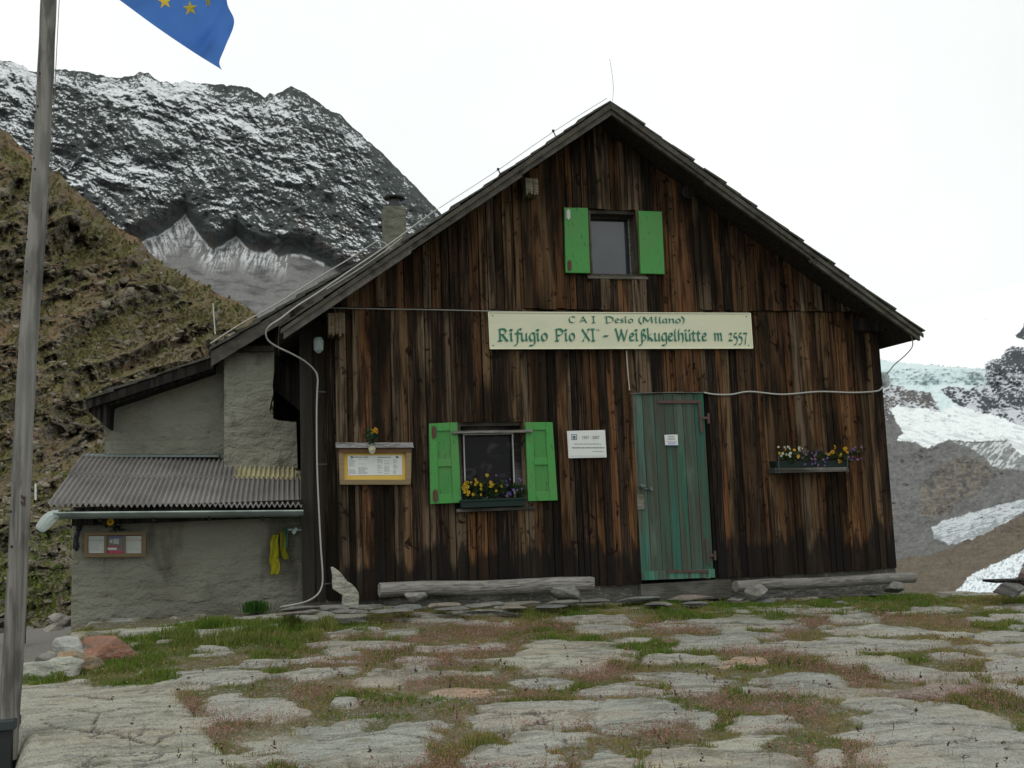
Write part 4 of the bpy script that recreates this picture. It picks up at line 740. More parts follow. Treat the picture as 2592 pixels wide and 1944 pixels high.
# flowers -----------------------------------------------------------------
def blossom_mesh(r, petals=5, c=(1, 1, 0), centre=(.2, .05, .02)):
    b = MB()
    for k in range(petals):
        a_ = 2 * math.pi * k / petals; ca, sa = math.cos(a_), math.sin(a_); n = (-sa, ca); rr_ = r * (1 if k else 1.15)
        b.add([(0, -.002 - .0004 * k, 0), (ca * rr_ * .5 + n[0] * rr_ * .42, -.006, sa * rr_ * .5 + n[1] * rr_ * .42), (ca * rr_, -.004 - .0005 * k, sa * rr_), (ca * rr_ * .5 - n[0] * rr_ * .42, -.001, sa * rr_ * .5 - n[1] * rr_ * .42)], [(0, 1, 2, 3)], c)
    b.add([(r * .28 * math.cos(t_), -.0085, r * .28 * math.sin(t_)) for t_ in np.linspace(0, 2 * math.pi, 7)[:-1]], [tuple(range(6))], centre)
    me = b.build('blossom', M['leaf']); d = me.data; bpy.data.objects.remove(me); return d
def foliage(name, pts, r, parent, rnd, c0=(.05, .085, .025), n=14):
    rg = random.Random(rnd); b = MB()
    for p in pts:
        for k in range(n):
            a_, e_ = rg.uniform(0, 6.28), rg.uniform(-.3, 1.3); d = Vector((math.cos(a_) * math.cos(e_), math.sin(a_) * math.cos(e_), math.sin(e_))) * r * rg.uniform(.5, 1.2); s_ = d.cross(Vector((rg.random(), rg.random(), rg.random()))).normalized() * r * .2
            P0 = Vector(p); f = rg.uniform(.5, 1.6); b.add([P0 + d * .2, P0 + d * .65 + s_, P0 + d, P0 + d * .65 - s_], [(0, 1, 2, 3)], tuple(v * f for v in c0))
    return b.build(name, M['leaf'], parent)
YEL = blossom_mesh(.021, 5, (.62, .42, .02), (.12, .03, .01)); PUR = blossom_mesh(.019, 5, (.09, .07, .26), (.4, .35, .1)); WHI = blossom_mesh(.017, 5, (.62, .64, .55), (.5, .5, .1)); VIO = blossom_mesh(.019, 5, (.20, .08, .24), (.4, .35, .1)); ORA = blossom_mesh(.022, 5, (.62, .30, .02), (.2, .05, .01))
def put(me, p, parent, rg, s=1):
    o = bpy.data.objects.new('blossom', me); COL.objects.link(o); o.parent = parent; o.location = Vector(p) - wloc(parent); o.rotation_euler = (rg.uniform(-.6, .5), rg.uniform(0, 6), rg.uniform(-.6, .6)); k = s * rg.uniform(.75, 1.2); o.scale = (k, k, k)
wf = thing('flower_box', at(1065, 1096, -.1), 'dark green window box of yellow and purple pansies in the lower window', 'flower box'); rg = random.Random(8)
x0, x1, z0, z1 = rect(995, 1135, 1078, 1095, -.1)
b = MB(); b.box(x0, x1, -.13, .04, z0, z1, (.008, .022, .018)); b.box(x0 - .01, x1 + .01, -.14, .05, z1 - .015, z1 + .002, (.010, .028, .022)); b.build('planter', M['col'], wf, bevel=.004)
fp = [at(rg.uniform(1000, 1130), rg.uniform(1048, 1082), rg.uniform(-.1, 0)) for k in range(55)]; foliage('foliage', fp, .055, wf, 3, (.032, .06, .022))
for k in range(42):
    xq = rg.choice([rg.uniform(1012, 1095), rg.uniform(1012, 1095), rg.uniform(999, 1012), rg.uniform(1092, 1130)]); yq = rg.uniform(1026, 1072) if xq < 1095 else rg.uniform(1030, 1078)
    if xq < 1012: yq = rg.uniform(1040, 1070)
    put((PUR if rg.random() < .9 else VIO) if xq > 1092 else (YEL if rg.random() < .9 else VIO), at(xq, yq, -.13), wf, rg, .9)
sf = thing('flower_box', at(1755, 1024, -.1), 'flower box of white, purple and yellow pansies on a plank shelf right of the door', 'flower box'); rg = random.Random(18)
b = MB(); quadbox(b, [(1673, 1011), (1832, 1009), (1834, 1018), (1675, 1022)], -.20, -.02, (.42, .42, .38)); quadbox(b, [(1676, 1016), (1831, 1014.5), (1831, 1016), (1676, 1017.5)], -.205, -.201, (.1, .1, .1)); b.build('shelf', M['greywood'], sf, bevel=.003)
b = MB(); quadbox(b, [(1675, 996), (1835, 994), (1832, 1009), (1678, 1011)], -.18, -.04, (.006, .016, .014)); b.build('planter', M['col'], sf, bevel=.003)
for xq in (1682, 1830): b = MB(); b.tube([at(xq, 985, -.21), at(xq + 1, 1022, -.21), at(xq - 2, 1046, -.05)], .006, 6, (1.5, 1.8, 1.6)); b.build('bracket', M['darkiron'], sf)
fp = [at(rg.uniform(1682, 1850), rg.uniform(978, 1000), rg.uniform(-.2, -.06)) for k in range(60)]; foliage('foliage', fp, .055, sf, 13, (.035, .055, .022), 12)
for lo_, hi_, ya, yb, ms in ((1681, 1733, 962, 990, [WHI, WHI, WHI, YEL]), (1733, 1788, 970, 1006, [PUR, PUR, VIO]), (1788, 1832, 958, 1000, [YEL, YEL, YEL, ORA]), (1832, 1862, 964, 1010, [VIO, PUR])):
    for k in range(int((hi_ - lo_) * .42)): put(rg.choice(ms), at(rg.uniform(lo_, hi_), rg.uniform(ya, yb), -.2), sf, rg, .85)
# rose pot on the menu board, sunflower over the notice board
vs_ = thing('flower_vase', at(805, 972, -.16), 'small cream vase with a yellow flower hanging on the menu board top', 'vase'); b = MB(); p = at(804, 980, -.17)
b.tube([p, p + (0, 0, .02), p + (0, 0, .05), p + (0, 0, .075)], [.012, .03, .034, .026], 12, (.42, .42, .30)); b.build('vase', M['col'], vs_, smooth=True)
foliage('foliage', [at(805, 958, -.16), at(800, 950, -.16), at(808, 945, -.16), at(795, 938, -.16), at(803, 938, -.16)], .055, vs_, 4, (.02, .07, .03), 16); rg = random.Random(1)
for k in range(7): put(YEL if k % 2 else ORA, at(807 + rg.uniform(-6, 8), 932 + rg.uniform(-4, 3), -.17), vs_, rg, .9)
YB = YA - .05
sn_ = thing('sunflower', at(244, 1150, YB), 'yellow artificial sunflower with leaves hanging above the annex notice board', 'flower'); SUNF = blossom_mesh(.034, 9, (.55, .36, .02), (.03, .012, .008)); rg = random.Random(1); put(SUNF, at(239, 1128, YB - .15), sn_, rg, 1.25)
foliage('foliage', [at(246, 1135, YB - .03), at(252, 1144, YB - .03), at(234, 1138, YB - .03), at(247, 1150, YB - .04)], .07, sn_, 9, (.012, .03, .012), 12)
nb_ = thing('notice_board', at(249, 1204, YB), 'small wooden notice board with three papers on the annex wall', 'notice board')
b = MB()
for c4 in ([(181, 1150), (316, 1149), (316, 1156), (181, 1157)], [(182, 1196), (315, 1195), (315, 1203), (182, 1204)], [(181, 1157), (190, 1157), (190, 1196), (182, 1196)], [(306, 1156), (316, 1156), (315, 1195), (306, 1195)], [(225, 1157), (231, 1157), (231, 1196), (225, 1196)], [(267, 1157), (271, 1157), (271, 1196), (267, 1196)]): quadbox(b, c4, YB - .03, YB, (.62, .62, .6))
b.build('frame', M['pine'], nb_, bevel=.002)
b = MB(); quadbox(b, [(186, 1153), (311, 1153), (311, 1199), (186, 1200)], YB - .012, YB + .002, (.05, .02, .015)); b.build('backing', M['col'], nb_)
rg = random.Random(6)
for (x0, x1, kind_) in ((191, 225, 0), (232, 267, 1), (271, 305.5, 2)):
    b = MB(); Yp_ = YB - .016; wc = (.40, .43, .40)
    flat(b, x0, x1, 1158, 1195, Yp_, wc if kind_ != 1 else (.12, .13, .12))
    if kind_ == 1:
        flat(b, x0, x1, 1158, 1161, Yp_ - .002, (.08, .11, .2)); flat(b, x0 + 5, x0 + 11, 1166, 1173, Yp_ - .002, (.35, .37, .35)); flat(b, x0 + 13, x0 + 25, 1164, 1175, Yp_ - .002, (.3, .33, .32)); flat(b, x0, x0 + 28, 1179, 1182, Yp_ - .002, (.30, .04, .05)); flat(b, x0, x0 + 20, 1183, 1188, Yp_ - .002, (.45, .47, .44)); flat(b, x0, x1, 1189.5, 1196, Yp_ - .002, (.34, .05, .09))
    else:
        for yy in np.arange(1169, 1192, 2.6): scribble(b, x0 + 2, x0 + 2 + (x1 - x0 - 4) * rg.uniform(.6, 1), yy, .8, Yp_ - .002, (.27, .3, .29), rg)
        scribble(b, x0 + 3, x1 - 6, 1162, 1.8, Yp_ - .002, (.22, .25, .23), rg); flat(b, x0, x1, 1166, 1167.2, Yp_ - .002, (.3, .05, .08) if kind_ == 2 else (.1, .12, .11))
    b.build('poster' if kind_ == 1 else 'paper', M['col'], nb_)
# dark strap at the annex corner, yellow and green cloths by the tap
b = MB(); p = [at(171, 1126, YB), at(170, 1145, YB - .02), at(165, 1160, YB - .03), at(164, 1178, YB - .03), at(166, 1190, YB - .02)]; b.tube(smooth(p), [.03] * 6 + [.024] * 8 + [.03] * 4 + [.014] * 3, 7, (.018, .018, .022)); o = b.build('hanging_strap', M['col']); tag(o, 'dark strap hanging at the left corner of the annex wall', 'strap')
def cloth(name, pts, w, c, label, cat, rnd):
    rg = random.Random(rnd); P = smooth([at(*q, YA - .08) for q in pts], 6); n = len(P); vs = []; nw = 5
    for i, p in enumerate(P):
        wd = w * (.7 + .5 * math.sin(i / n * 2.6)) ; ph = rg.uniform(-.2, .2) + i * .25
        for k in range(nw): u = k / (nw - 1) - .5; vs.append((p[0] + u * wd, p[1] + .03 * math.sin(u * 9 + ph), p[2]))
    fs = [(i * nw + k, i * nw + k + 1, (i + 1) * nw + k + 1, (i + 1) * nw + k) for i in range(n - 1) for k in range(nw - 1)]
    b = MB(); b.add(vs, fs, c); o = b.build(name, M['leaf'], smooth=True); m = o.modifiers.new('th', 'SOLIDIFY'); m.thickness = .003; return tag(o, label, cat)
cloth('cloth', [(595, 1155), (592, 1170), (594, 1190), (592, 1210), (595, 1225), (592, 1241)], .075, (.42, .40, .02), 'long yellow cloth strip hanging on the annex wall by the tap', 'cloth', 1)
cloth('cloth', [(607, 1148), (611, 1160), (612, 1180), (614, 1195), (618, 1208)], .05, (.30, .29, .02), 'shorter yellow cloth strip hanging nearest the tap', 'cloth', 2)
cloth('cloth', [(617, 1140), (618, 1155), (617, 1170), (619, 1186)], .035, (.07, .20, .13), 'thin green cloth strip hanging in front of the yellow ones', 'cloth', 3)
b = MB(); b.tube(smooth([at(586, 1158, YA - .05), at(605, 1146, YA - .06), at(617, 1138, YA - .06), at(650, 1136, YA - .05)]), .005, 6, (.08, .09, .08)); o = b.build('clothes_line', M['col']); tag(o, 'thin dark line holding the cloth strips beside the tap', 'line')

# ================================================================== LOGS, STONES
def rockmesh(name, c, size, rot=(0, 0, 0), col_=(.24, .235, .21), rnd=0, flatb=.35, parent=None, boxy=2.6, sub=24):
    nu, nv = sub * 2, sub; u = np.linspace(0, 2 * np.pi, nu, endpoint=False); v = np.linspace(-np.pi / 2, np.pi / 2, nv); Um, Vm = np.meshgrid(u, v, indexing='ij')
    d = np.stack([np.cos(Vm) * np.cos(Um), np.cos(Vm) * np.sin(Um), np.sin(Vm)], -1).reshape(-1, 3)
    k = (np.abs(d) ** boxy).sum(1) ** (-1 / boxy)
    s = rnd * 13.7; n = fbm(d[:, 0] * 1.6 + s + d[:, 2], d[:, 1] * 1.6 + d[:, 2] * 1.3 + s, 3, rnd); n2 = ridged(d[:, 0] * 3 + s, d[:, 2] * 4 + d[:, 1] * 2 + s, 3, rnd + 3)
    # a few planar facets cut the stone
    rg = np.random.default_rng(rnd + 5); r = k * (.82 + .42 * (n - .3)) + .05 * n2
    for q in range(14):
        nn = rg.normal(size=3); nn /= np.linalg.norm(nn); h = rg.uniform(.5, .85); dd = d @ nn; r = np.where(dd > .05, np.minimum(r, h / np.maximum(dd, .05)), r)
    P = d * r[:, None] * np.array(size) / 2
    a, b2, c3 = rot; Rm = np.array(Matrix.Rotation(c3, 3, 'Z') @ Matrix.Rotation(b2, 3, 'Y') @ Matrix.Rotation(a, 3, 'X')); P = P @ Rm.T + np.array(c)
    i = np.arange(nu)[:, None] * nv + np.arange(nv - 1)[None]; j = (np.arange(nu)[:, None] + 1) % nu * nv + np.arange(nv - 1)[None]
    f = np.stack([i, j, j + 1, i + 1], -1).reshape(-1, 4); cc = np.array(col_)[None] * (.75 + .5 * n)[:, None]
    return mesh_np(name, P, f, M['rock'], parent, col=cc, smooth=False)
def stone(px_, py_, w, h, Y, label, cat='stone', group=None, depth=None, name='stone', z=None, **kw):
    p = at(px_, py_, Y); s = (Y - CAM[1]) / 2150 * 1.0; o = rockmesh(name, p + np.array([0, (depth or w * s) * .4, 0]), (w * s * 1.12, depth or w * s, h * s * 1.15), **kw); return tag(o, label, cat, group)
# left log bench and its stones
def log(name, L, Rr, ra, rb, Y, tone, label):
    A, B = at(*L, Y), at(*Rr, Y); n, m_ = 26, 20; V = []; C = []; ax_ = (B - A) / np.linalg.norm(B - A); up = np.array([0, 0, 1.]); sd_ = np.cross(ax_, up)
    for i in range(n + 1):
        t = i / n; r = ra + (rb - ra) * t; c0 = A + (B - A) * t + up * .006 * math.sin(t * 9)
        for k in range(m_):
            a_ = 2 * math.pi * k / m_; rr_ = r * (1 + .06 * (float(vn(t * 8, k * .7, 5)) - .5)); u_, w_ = math.cos(a_) * rr_, math.sin(a_) * rr_
            w_ = min(w_, r * .62 + .004 * float(vn(t * 20, k, 3)))                  # hewn flat on top
            V.append(c0 + sd_ * u_ + up * w_ + ax_ * ((.02 * (float(vn(k * .9, i, 9)) - .5)) if i in (0, n) else 0)); C.append(tone)
    f = [(i * m_ + k, i * m_ + (k + 1) % m_, (i + 1) * m_ + (k + 1) % m_, (i + 1) * m_ + k) for i in range(n) for k in range(m_)]
    b = MB(); b.v = [tuple(v) for v in V]; b.f = [list(q) for q in f]; b.c = [tone] * len(f); b.f.append(list(range(m_ - 1, -1, -1))); b.c.append(tone); b.f.append([n * m_ + k for k in range(m_)]); b.c.append(tone)
    o = b.build(name, M['greywood'], smooth=False); return tag(o, label, 'log bench')
YL = -.42
log('log_bench', (819, 1272), (1279, 1259), .078, .083, YL, (1.7, 1.7, 1.65), 'hewn grey log bench on two stones left of the door, under the window')
log('log_bench', (1588, 1265), (1974, 1246), .064, .062, YL, (1.35, 1.35, 1.3), 'thinner hewn grey log bench on stones right of the door')
GS = 'stones carrying the log benches'
stone(900, 1292, 52, 30, -.58, 'small rounded stone under the left end of the left log bench', group=GS, depth=.2, rnd=3, name='support_stone')
stone(1224, 1282, 72, 42, -.56, 'rounded grey stone under the right end of the left log bench', group=GS, depth=.24, rnd=4, name='support_stone', col_=(.20, .20, .17))
stone(1640, 1283, 52, 38, -.56, 'rounded grey stone under the left end of the right log bench', group=GS, depth=.22, rnd=5, name='support_stone')
stone(1943, 1269, 50, 32, -.56, 'rounded grey stone under the right end of the right log bench', group=GS, depth=.22, rnd=6, name='support_stone', col_=(.17, .17, .16))
# pointed slab leaning on the corner
SS = [(714.7, 1226), (719.7, 1225), (732, 1233.6), (741, 1243), (750.7, 1256.6), (760.8, 1262), (768, 1270), (775, 1281), (776, 1292), (775, 1307), (757, 1310), (738.5, 1309), (739.5, 1297), (740.6, 1286.8), (729, 1279), (719, 1272.4), (717.5, 1258), (718.3, 1245)]
b = MB(); b.slab([xz(q[0], q[1], -.28) for q in SS], -.28, -.21, (.36, .355, .29)); o = b.build('standing_stone', M['rock'], bevel=.008); tag(o, 'pale pointed stone slab standing against the left hut corner', 'stone')
# flat edging stones in front of the hut
rg = random.Random(22); EG = 'flat stones edging the hut front'
edge_spec = [(640, 1318, 90, 12), (720, 1316, 80, 12), (800, 1313, 95, 11), (880, 1313, 80, 12), (650, 1327, 100, 10), (760, 1324, 80, 11), (850, 1322, 110, 9), (960, 1309, 110, 11), (1050, 1309, 90, 11), (985, 1318, 100, 9), (1140, 1305, 95, 11), (1225, 1303, 90, 10), (1100, 1314, 80, 9), (1190, 1313, 90, 9), (1290, 1300, 70, 11), (1385, 1296, 130, 13), (1500, 1292, 110, 12), (1430, 1307, 60, 10), (1510, 1305, 80, 9),
    (1600, 1296, 60, 10), (1660, 1300, 60, 9), (1740, 1296, 60, 9), (1800, 1292, 70, 9), (1860, 1288, 60, 9), (1905, 1288, 60, 10), (1960, 1292, 90, 17), (1830, 1302, 60, 8)]
for i, (x_, y_, w_, h_) in enumerate(edge_spec):
    Y_ = -.55 - .02 * (y_ - 1295) + (.1 if x_ > 1550 else 0)
    wh = ['left of the left log bench', 'below the left log bench', 'in front of the door', 'below the right log bench'][0 if x_ < 800 else 1 if x_ < 1290 else 2 if x_ < 1560 else 3]
    stone(x_, y_, w_, h_, Y_, 'flat grey edging stone %s, number %d from the left along the hut front' % (wh, i + 1) if False else 'flat grey edging stone %s' % wh, 'edging stone', EG + ' ' + wh, depth=.22, rnd=40 + i, boxy=5, name='edging_stone', sub=14, col_=rg.choice([(.19, .19, .165), (.16, .155, .14), (.21, .19, .15), (.18, .15, .13), (.15, .16, .15)]))
# heap of rocks on the left
HP = 'rocks heaped on the terrace corner'
def heap(px_, py_, w, h, Y, rot, col_, rnd, label, depth=.3):
    Y -= .15; p = at(px_, py_, Y); s = (Y - CAM[1]) / 2150; o = rockmesh('rock', p, (w * s * 1.35, depth, h * s * 1.55), rot, col_, rnd, boxy=3.2, sub=30); tag(o, label, 'rock', HP)
heap(126, 1457, 108, 42, -1.95, (0, .02, .1), (.36, .37, .31), 61, 'long pale greenish rock at the bottom left of the rock heap')
heap(148, 1403, 70, 34, -1.55, (0, .15, -.2), (.36, .37, .34), 62, 'grey rock on top at the back of the rock heap', .24)
heap(182, 1437, 118, 36, -1.78, (.1, .52, .2), (.29, .21, .125), 63, 'tilted brown rock lying in the middle of the rock heap', .24)
heap(114, 1427, 62, 26, -1.65, (0, 0, .1), (.22, .215, .18), 64, 'small grey rock mostly hidden at the left of the rock heap', .2)
heap(238, 1414, 126, 52, -1.55, (.1, .34, -.1), (.25, .125, .08), 65, 'large rusty red rock at the right of the rock heap', .32)
# boulders
o = rockmesh('boulder', at(2187, 1274, -1.0), (.36, .3, .17), (0, 0, .1), (.11, .105, .10), 71, boxy=5); tag(o, 'dark square block of rock on the right terrace edge', 'boulder')
o = rockmesh('boulder', at(2210, 1250, -.7), (.16, .14, .18), (0, .1, .1), (.13, .09, .08), 72, boxy=3); tag(o, 'small reddish stone behind the dark block at the right edge', 'boulder')
b = MB(); a, c_ = at(2152, 1257, -.95), at(2290, 1253, -.95); b.hexa([a + (0, 0, -.012), c_ + (0, 0, -.012), c_ + (0, .2, -.012), a + (0, .2, -.012), a + (0, 0, .012), c_ + (0, 0, .012), c_ + (0, .2, .012), a + (0, .2, .012)], (.2, .2, .2)); tag(b.build('plank', M['darkwood']), 'dark plank lying on the square block at the right edge', 'plank')
o = rockmesh('boulder', at(137, 1345, 4.2), (.42, .4, .26), (0, .25, .1), (.29, .27, .24), 73); tag(o, 'pale boulder in the grass left of the annex corner', 'boulder')
o = rockmesh('boulder', at(118, 1360, 3.8), (.30, .3, .2), (0, .1, .1), (.25, .235, .2), 74); tag(o, 'smaller pale boulder below the larger one left of the annex', 'boulder')
# slab cracks are modelled in the paving; marker stakes
b = MB(); b.tube([at(460, 655, 9), at(465, 722, 9)], .012, 6, (.45, .48, .42)); tag(b.build('marker_stake', M['col']), 'thin pale stake on the hillside above the annex roof', 'stake')
b = MB(); b.tube([at(77, 1045, 6), at(77, 1080, 6)], .014, 6, (.7, .72, .7)); tag(b.build('marker_stake', M['col']), 'short white stake on the slope left of the corrugated roof', 'stake')
# little rail behind the pole
rl = thing('wooden_rail', at(51, 1390, 2.4), 'small dark wooden rail with a post behind the flagpole', 'rail'); z_ = at(51, 1389, 2.4)
b = MB(); q0, q1 = at(51.5, 1390, 2.4), at(51.5, 1290, 2.4); b.box(q0[0] - .016, q0[0] + .016, 2.38, 2.42, q0[2], q1[2], (.8, .8, .8)); b.build('post', M['greywood'], rl)
for (ya, h) in ((1297, .04), (1337, .03), (1360, .05)): b = MB(); q = at(48, ya, 2.42); b.box(q[0] - .7, q[0] + .0, 2.425, 2.46, q[2] - h / 2, q[2] + h / 2, (.9, .9, .85)); b.build('rail', M['greywood'], rl)

# ================================================================== FLAGPOLE AND FLAG
YP = -3.72; p0 = at(13, 1640, YP); p1 = at(106, 0, YP); top = p0 + (p1 - p0) * 1.42
fpz = thing('flagpole', p0, 'weathered grey wooden flagpole at the left terrace edge', 'flagpole')
b = MB(); n = 60; path = []; rs = []
for i in range(n + 1): t = i / n; path.append(p0 + (top - p0) * t + np.array([.006 * math.sin(t * 14), 0, 0])); rs.append(.053 - .015 * t + .0012 * math.sin(i * 1.7))
b.tube(path, rs, 20); b.build('pole', M['polewood'], fpz, smooth=True)
b = MB(); rg = random.Random(3)
for (kx, ky) in ((76, 346), (85, 235), (79, 370), (56, 520), (62, 590), (48, 720), (25, 985), (28, 1105), (62, 440), (90, 165), (70, 245), (18, 1225), (30, 1180)):
    p = at(kx, ky, YP); t = (p[2] - p0[2]) / (top[2] - p0[2]); cx_ = (p0 + (top - p0) * t)[0]; r = .053 - .015 * t; dx = max(-.8 * r, min(.8 * r, p[0] - cx_)); yy = YP - math.sqrt(r * r - dx * dx) - .0015
    b = MB(); b.tube([(cx_ + dx, yy + .003, p[2]), (cx_ + dx, yy - .0008, p[2])], rg.uniform(.004, .008), 7, (.02, .018, .016)); b.build('knot', M['col'], fpz)
b = MB(); q = at(15, 1560, YP); b.box(q[0] - .07, q[0] + .055, YP - .085, YP + .07, q[2] - .03, q[2] + .025, (.9, 1.2, 1.2)); b.box(q[0] - .075, q[0] + .04, YP - .06, YP + .06, q[2] - .45, q[2] - .03, (.5, .6, .6)); b.build('base_clamp', M['darkiron'], fpz, bevel=.008)
b = MB(); q = at(45, 1083, YP - .04); b.tube([q, q + (.02, -.01, -.02), q + (.02, -.01, .02), q + (0, 0, .03)], .008, 6, (1, 1, 1)); b.build('cleat', M['iron'], fpz)
b = MB(); b.tube([top + (.05, -.02, -.1), at(125, 60, YP), at(108, 400, YP), at(75, 800, YP), at(47, 1083, YP - .04)], .0022, 5, (.9, .9, .9)); b.build('halyard', M['darkcable'], fpz)
fl = thing('flag', at(125, -95, YP), 'blue flag with a ring of yellow stars blowing from the flagpole', 'flag')
bot = [(127, -98), (190, -48), (258, 0), (340, 60), (420, 114), (480, 151)]; rgt = [(480, 151), (474, 134), (487, 100), (506, 47), (490, 0), (500, -90), (520, -190)]
lft = [(127, -98), (136, -400)]; tp = [(136, -400), (250, -330), (360, -270), (450, -220), (520, -190)]
def crv(pts, t): f = t * (len(pts) - 1); i = min(int(f), len(pts) - 2); S = smooth([(p[0], p[1], 0) for p in pts], 10); g = t * (len(S) - 1); j = min(int(g), len(S) - 2); return S[j] * (1 - (g - j)) + S[j + 1] * (g - j)
def fdepth(x, y): return .045 * math.sin(x * .022 + y * .010) + .05 * math.exp(-((x - 470 + (y - 60) * .65) / 16) ** 2) + .035 * math.sin(x * .05 - y * .03) * (x / 500) + .02 * math.sin((x * .4 + y) * .07)
nu, nv = 80, 70; V = []
for i in range(nu):
    u = i / (nu - 1); B_, T_ = crv(bot, u), crv(tp, u)
    for j in range(nv):
        v = j / (nv - 1); L_, R2 = crv(lft, v), crv(rgt, v)
        c00, c10, c01, c11 = crv(bot, 0), crv(bot, 1), crv(tp, 0), crv(tp, 1)
        q = B_ * (1 - v) + T_ * v + L_ * (1 - u) + R2 * u - (c00 * (1 - u) * (1 - v) + c10 * u * (1 - v) + c01 * (1 - u) * v + c11 * u * v)
        V.append(at(q[0], q[1], YP + fdepth(q[0], q[1])))
mesh_np('cloth', V, gridfaces(nu, nv), M['flag'], fl, col=np.ones((len(V), 3)))
cx_, cy_ = 397, -104
for k in range(12):
    a_ = math.radians(90 - 30 * k + 5); sx_, sy_ = cx_ + 100 * math.cos(a_), cy_ + 122 * math.sin(a_)
    if k == 0: sx_, sy_ = 411, 18
    if k == 1: sx_, sy_ = 449, 2
    if k == 11: sx_, sy_ = 356, 3
    b = MB(); pts = []; w_ = .45 if k == 1 else 1
    for m in range(10): r = 17 if m % 2 == 0 else 7; t_ = math.radians(-90 + 36 * m - 4); x_, y_ = sx_ + r * math.cos(t_) * w_, sy_ + r * math.sin(t_); pts.append(at(x_, y_, YP + fdepth(x_, y_) - .004))
    cp = at(sx_, sy_, YP + fdepth(sx_, sy_) - .006); b.add([cp] + pts, [(0, 1 + m, 1 + (m + 1) % 10) for m in range(10)]); b.build('star', M['star'], fl)

# ================================================================== GRASS
def blades(P, h, w, lean, colr, seg=False, rngs=RNG):
    n = len(P); a = rngs.uniform(0, 2 * np.pi, n); d = np.stack([np.cos(a), np.sin(a), np.zeros(n)], 1); b_ = rngs.uniform(0, 2 * np.pi, n); s = np.stack([np.cos(b_), np.sin(b_), np.zeros(n)], 1) * (w / 2)[:, None]
    tipp = P + d * (h * lean)[:, None] + np.array([0, 0, 1.]) * h[:, None]; mid = P + d * (h * lean * .35)[:, None] + np.array([0, 0, .55]) * h[:, None]
    V = np.stack([P - s, P + s, mid + s * .7, tipp, mid - s * .7], 1).reshape(-1, 3); i = np.arange(n)[:, None] * 5
    Fq = np.concatenate([np.concatenate([i, i + 1, i + 2, i + 4], 1), np.concatenate([i + 4, i + 2, i + 3, i + 3], 1)]); return V, Fq, np.repeat(colr, 5, 0), tipp
def scatter(n, x0, x1, y0, y1, power=1.0):
    X = RNG.uniform(x0, x1, n); Y = y1 - (y1 - y0) * RNG.uniform(0, 1, n) ** power; return X, Y
n = 900000; X, Y = scatter(n, -1.75, 9.0, -6.2, -.35); bq = samp(B2, X, Y); zz = samp(H2, X, Y)
pn = fbm(X * 1.1, Y * 1.5, 3, 201); lush = sm(.50, .64, fbm(X * 2.1 + 7, Y * 2.6 + 3, 3, 205)) 
left = sm(.9, .2, np.hypot((X + .3) / 1.5, (Y + 1.1) / .9)); front = sm(-1.0, -.6, Y) * sm(1.5, 2.6, X)
lush = np.clip(lush + left * .9 + front * .8, 0, 1)
dist = np.hypot(X, Y - CAM[1]); keep = ((bq < .0 + .10 * RNG.random(n) ** 2) | (front > .45)) & (RNG.random(n) < .62 + .38 * lush) & (X > -1.66 + .30 * np.clip(-Y - 2.4, 0, 2.5))
xq, yq = proj(np.stack([X, Y, zz], 1)); keep &= (xq > -150) & (xq < 2400) & (yq < 1720)
X, Y, zz, lush_, left_ = X[keep], Y[keep], zz[keep], lush[keep], left[keep]; m = len(X)
cl = fbm(X * 7, Y * 7, 3, 221); hue = fbm(X * 2.6 + 4, Y * 3.4, 3, 223)[:, None]; h = (.012 + .034 * RNG.random(m)) * (.5 + .8 * lush_) * (1 + 1.3 * left_) * (.35 + 1.5 * sm(.35, .7, cl)); base = np.array([.130, .225, .030])[None] * (1 - .45 * RNG.random((m, 1))); yel = np.array([.30, .235, .10])[None]
k = np.clip(RNG.normal(.18, .22, (m, 1)) + 1.6 * (hue - .5) + .45 * (1 - lush_[:, None]), 0, 1); cg = base * (1 - k) + yel * k
V, Fq, C_, _ = blades(np.stack([X, Y, zz], 1), h, .0035 + .003 * RNG.random(m), RNG.uniform(.1, .9, m), cg)
o = mesh_np('grass', V, Fq, M['blade'], col=C_); tag(o, 'short green grass growing in the joints of the stone paving', 'grass', kind='stuff')
# reddish flowering grass: fine stalks with loose heads
n = 200000; X, Y = scatter(n, -1.6, 9.0, -6.2, -.6); bq = samp(B2, X, Y); zz = samp(H2, X, Y); rd = sm(.44, .58, fbm(X * .8 + 2, Y * 1.1 + 8, 3, 211)); 
band = sm(1, .4, np.hypot((X - 1.1) / 1.6, (Y + 2.4) / 1.5)); rd = np.clip(rd + band * .7, 0, 1) * sm(.38, .58, fbm(X * 3.1 + 2, Y * 4 + 8, 3, 213)) * 1.3
keep = (bq < .22 * RNG.random(n) ** 2) & (RNG.random(n) < rd * .8 + .06); xq, yq = proj(np.stack([X, Y, zz], 1)); keep &= (xq > -100) & (xq < 2350) & (yq < 1720) & (np.hypot((X + .3) / 1.2, (Y + 1.0) / .7) > 1)
X, Y, zz = X[keep], Y[keep], zz[keep]; m = len(X); h = RNG.uniform(.025, .075, m) * (1 + .5 * (RNG.random(m) < .08))
cs = np.array([.32, .25, .14])[None] * RNG.uniform(.6, 1.3, (m, 1)); V, Fq, C_, tips = blades(np.stack([X, Y, zz], 1), h, np.full(m, .0022), RNG.uniform(.1, .5, m), cs)
Vs, Fs, Cs = [V], [Fq], [C_]; off = len(V)
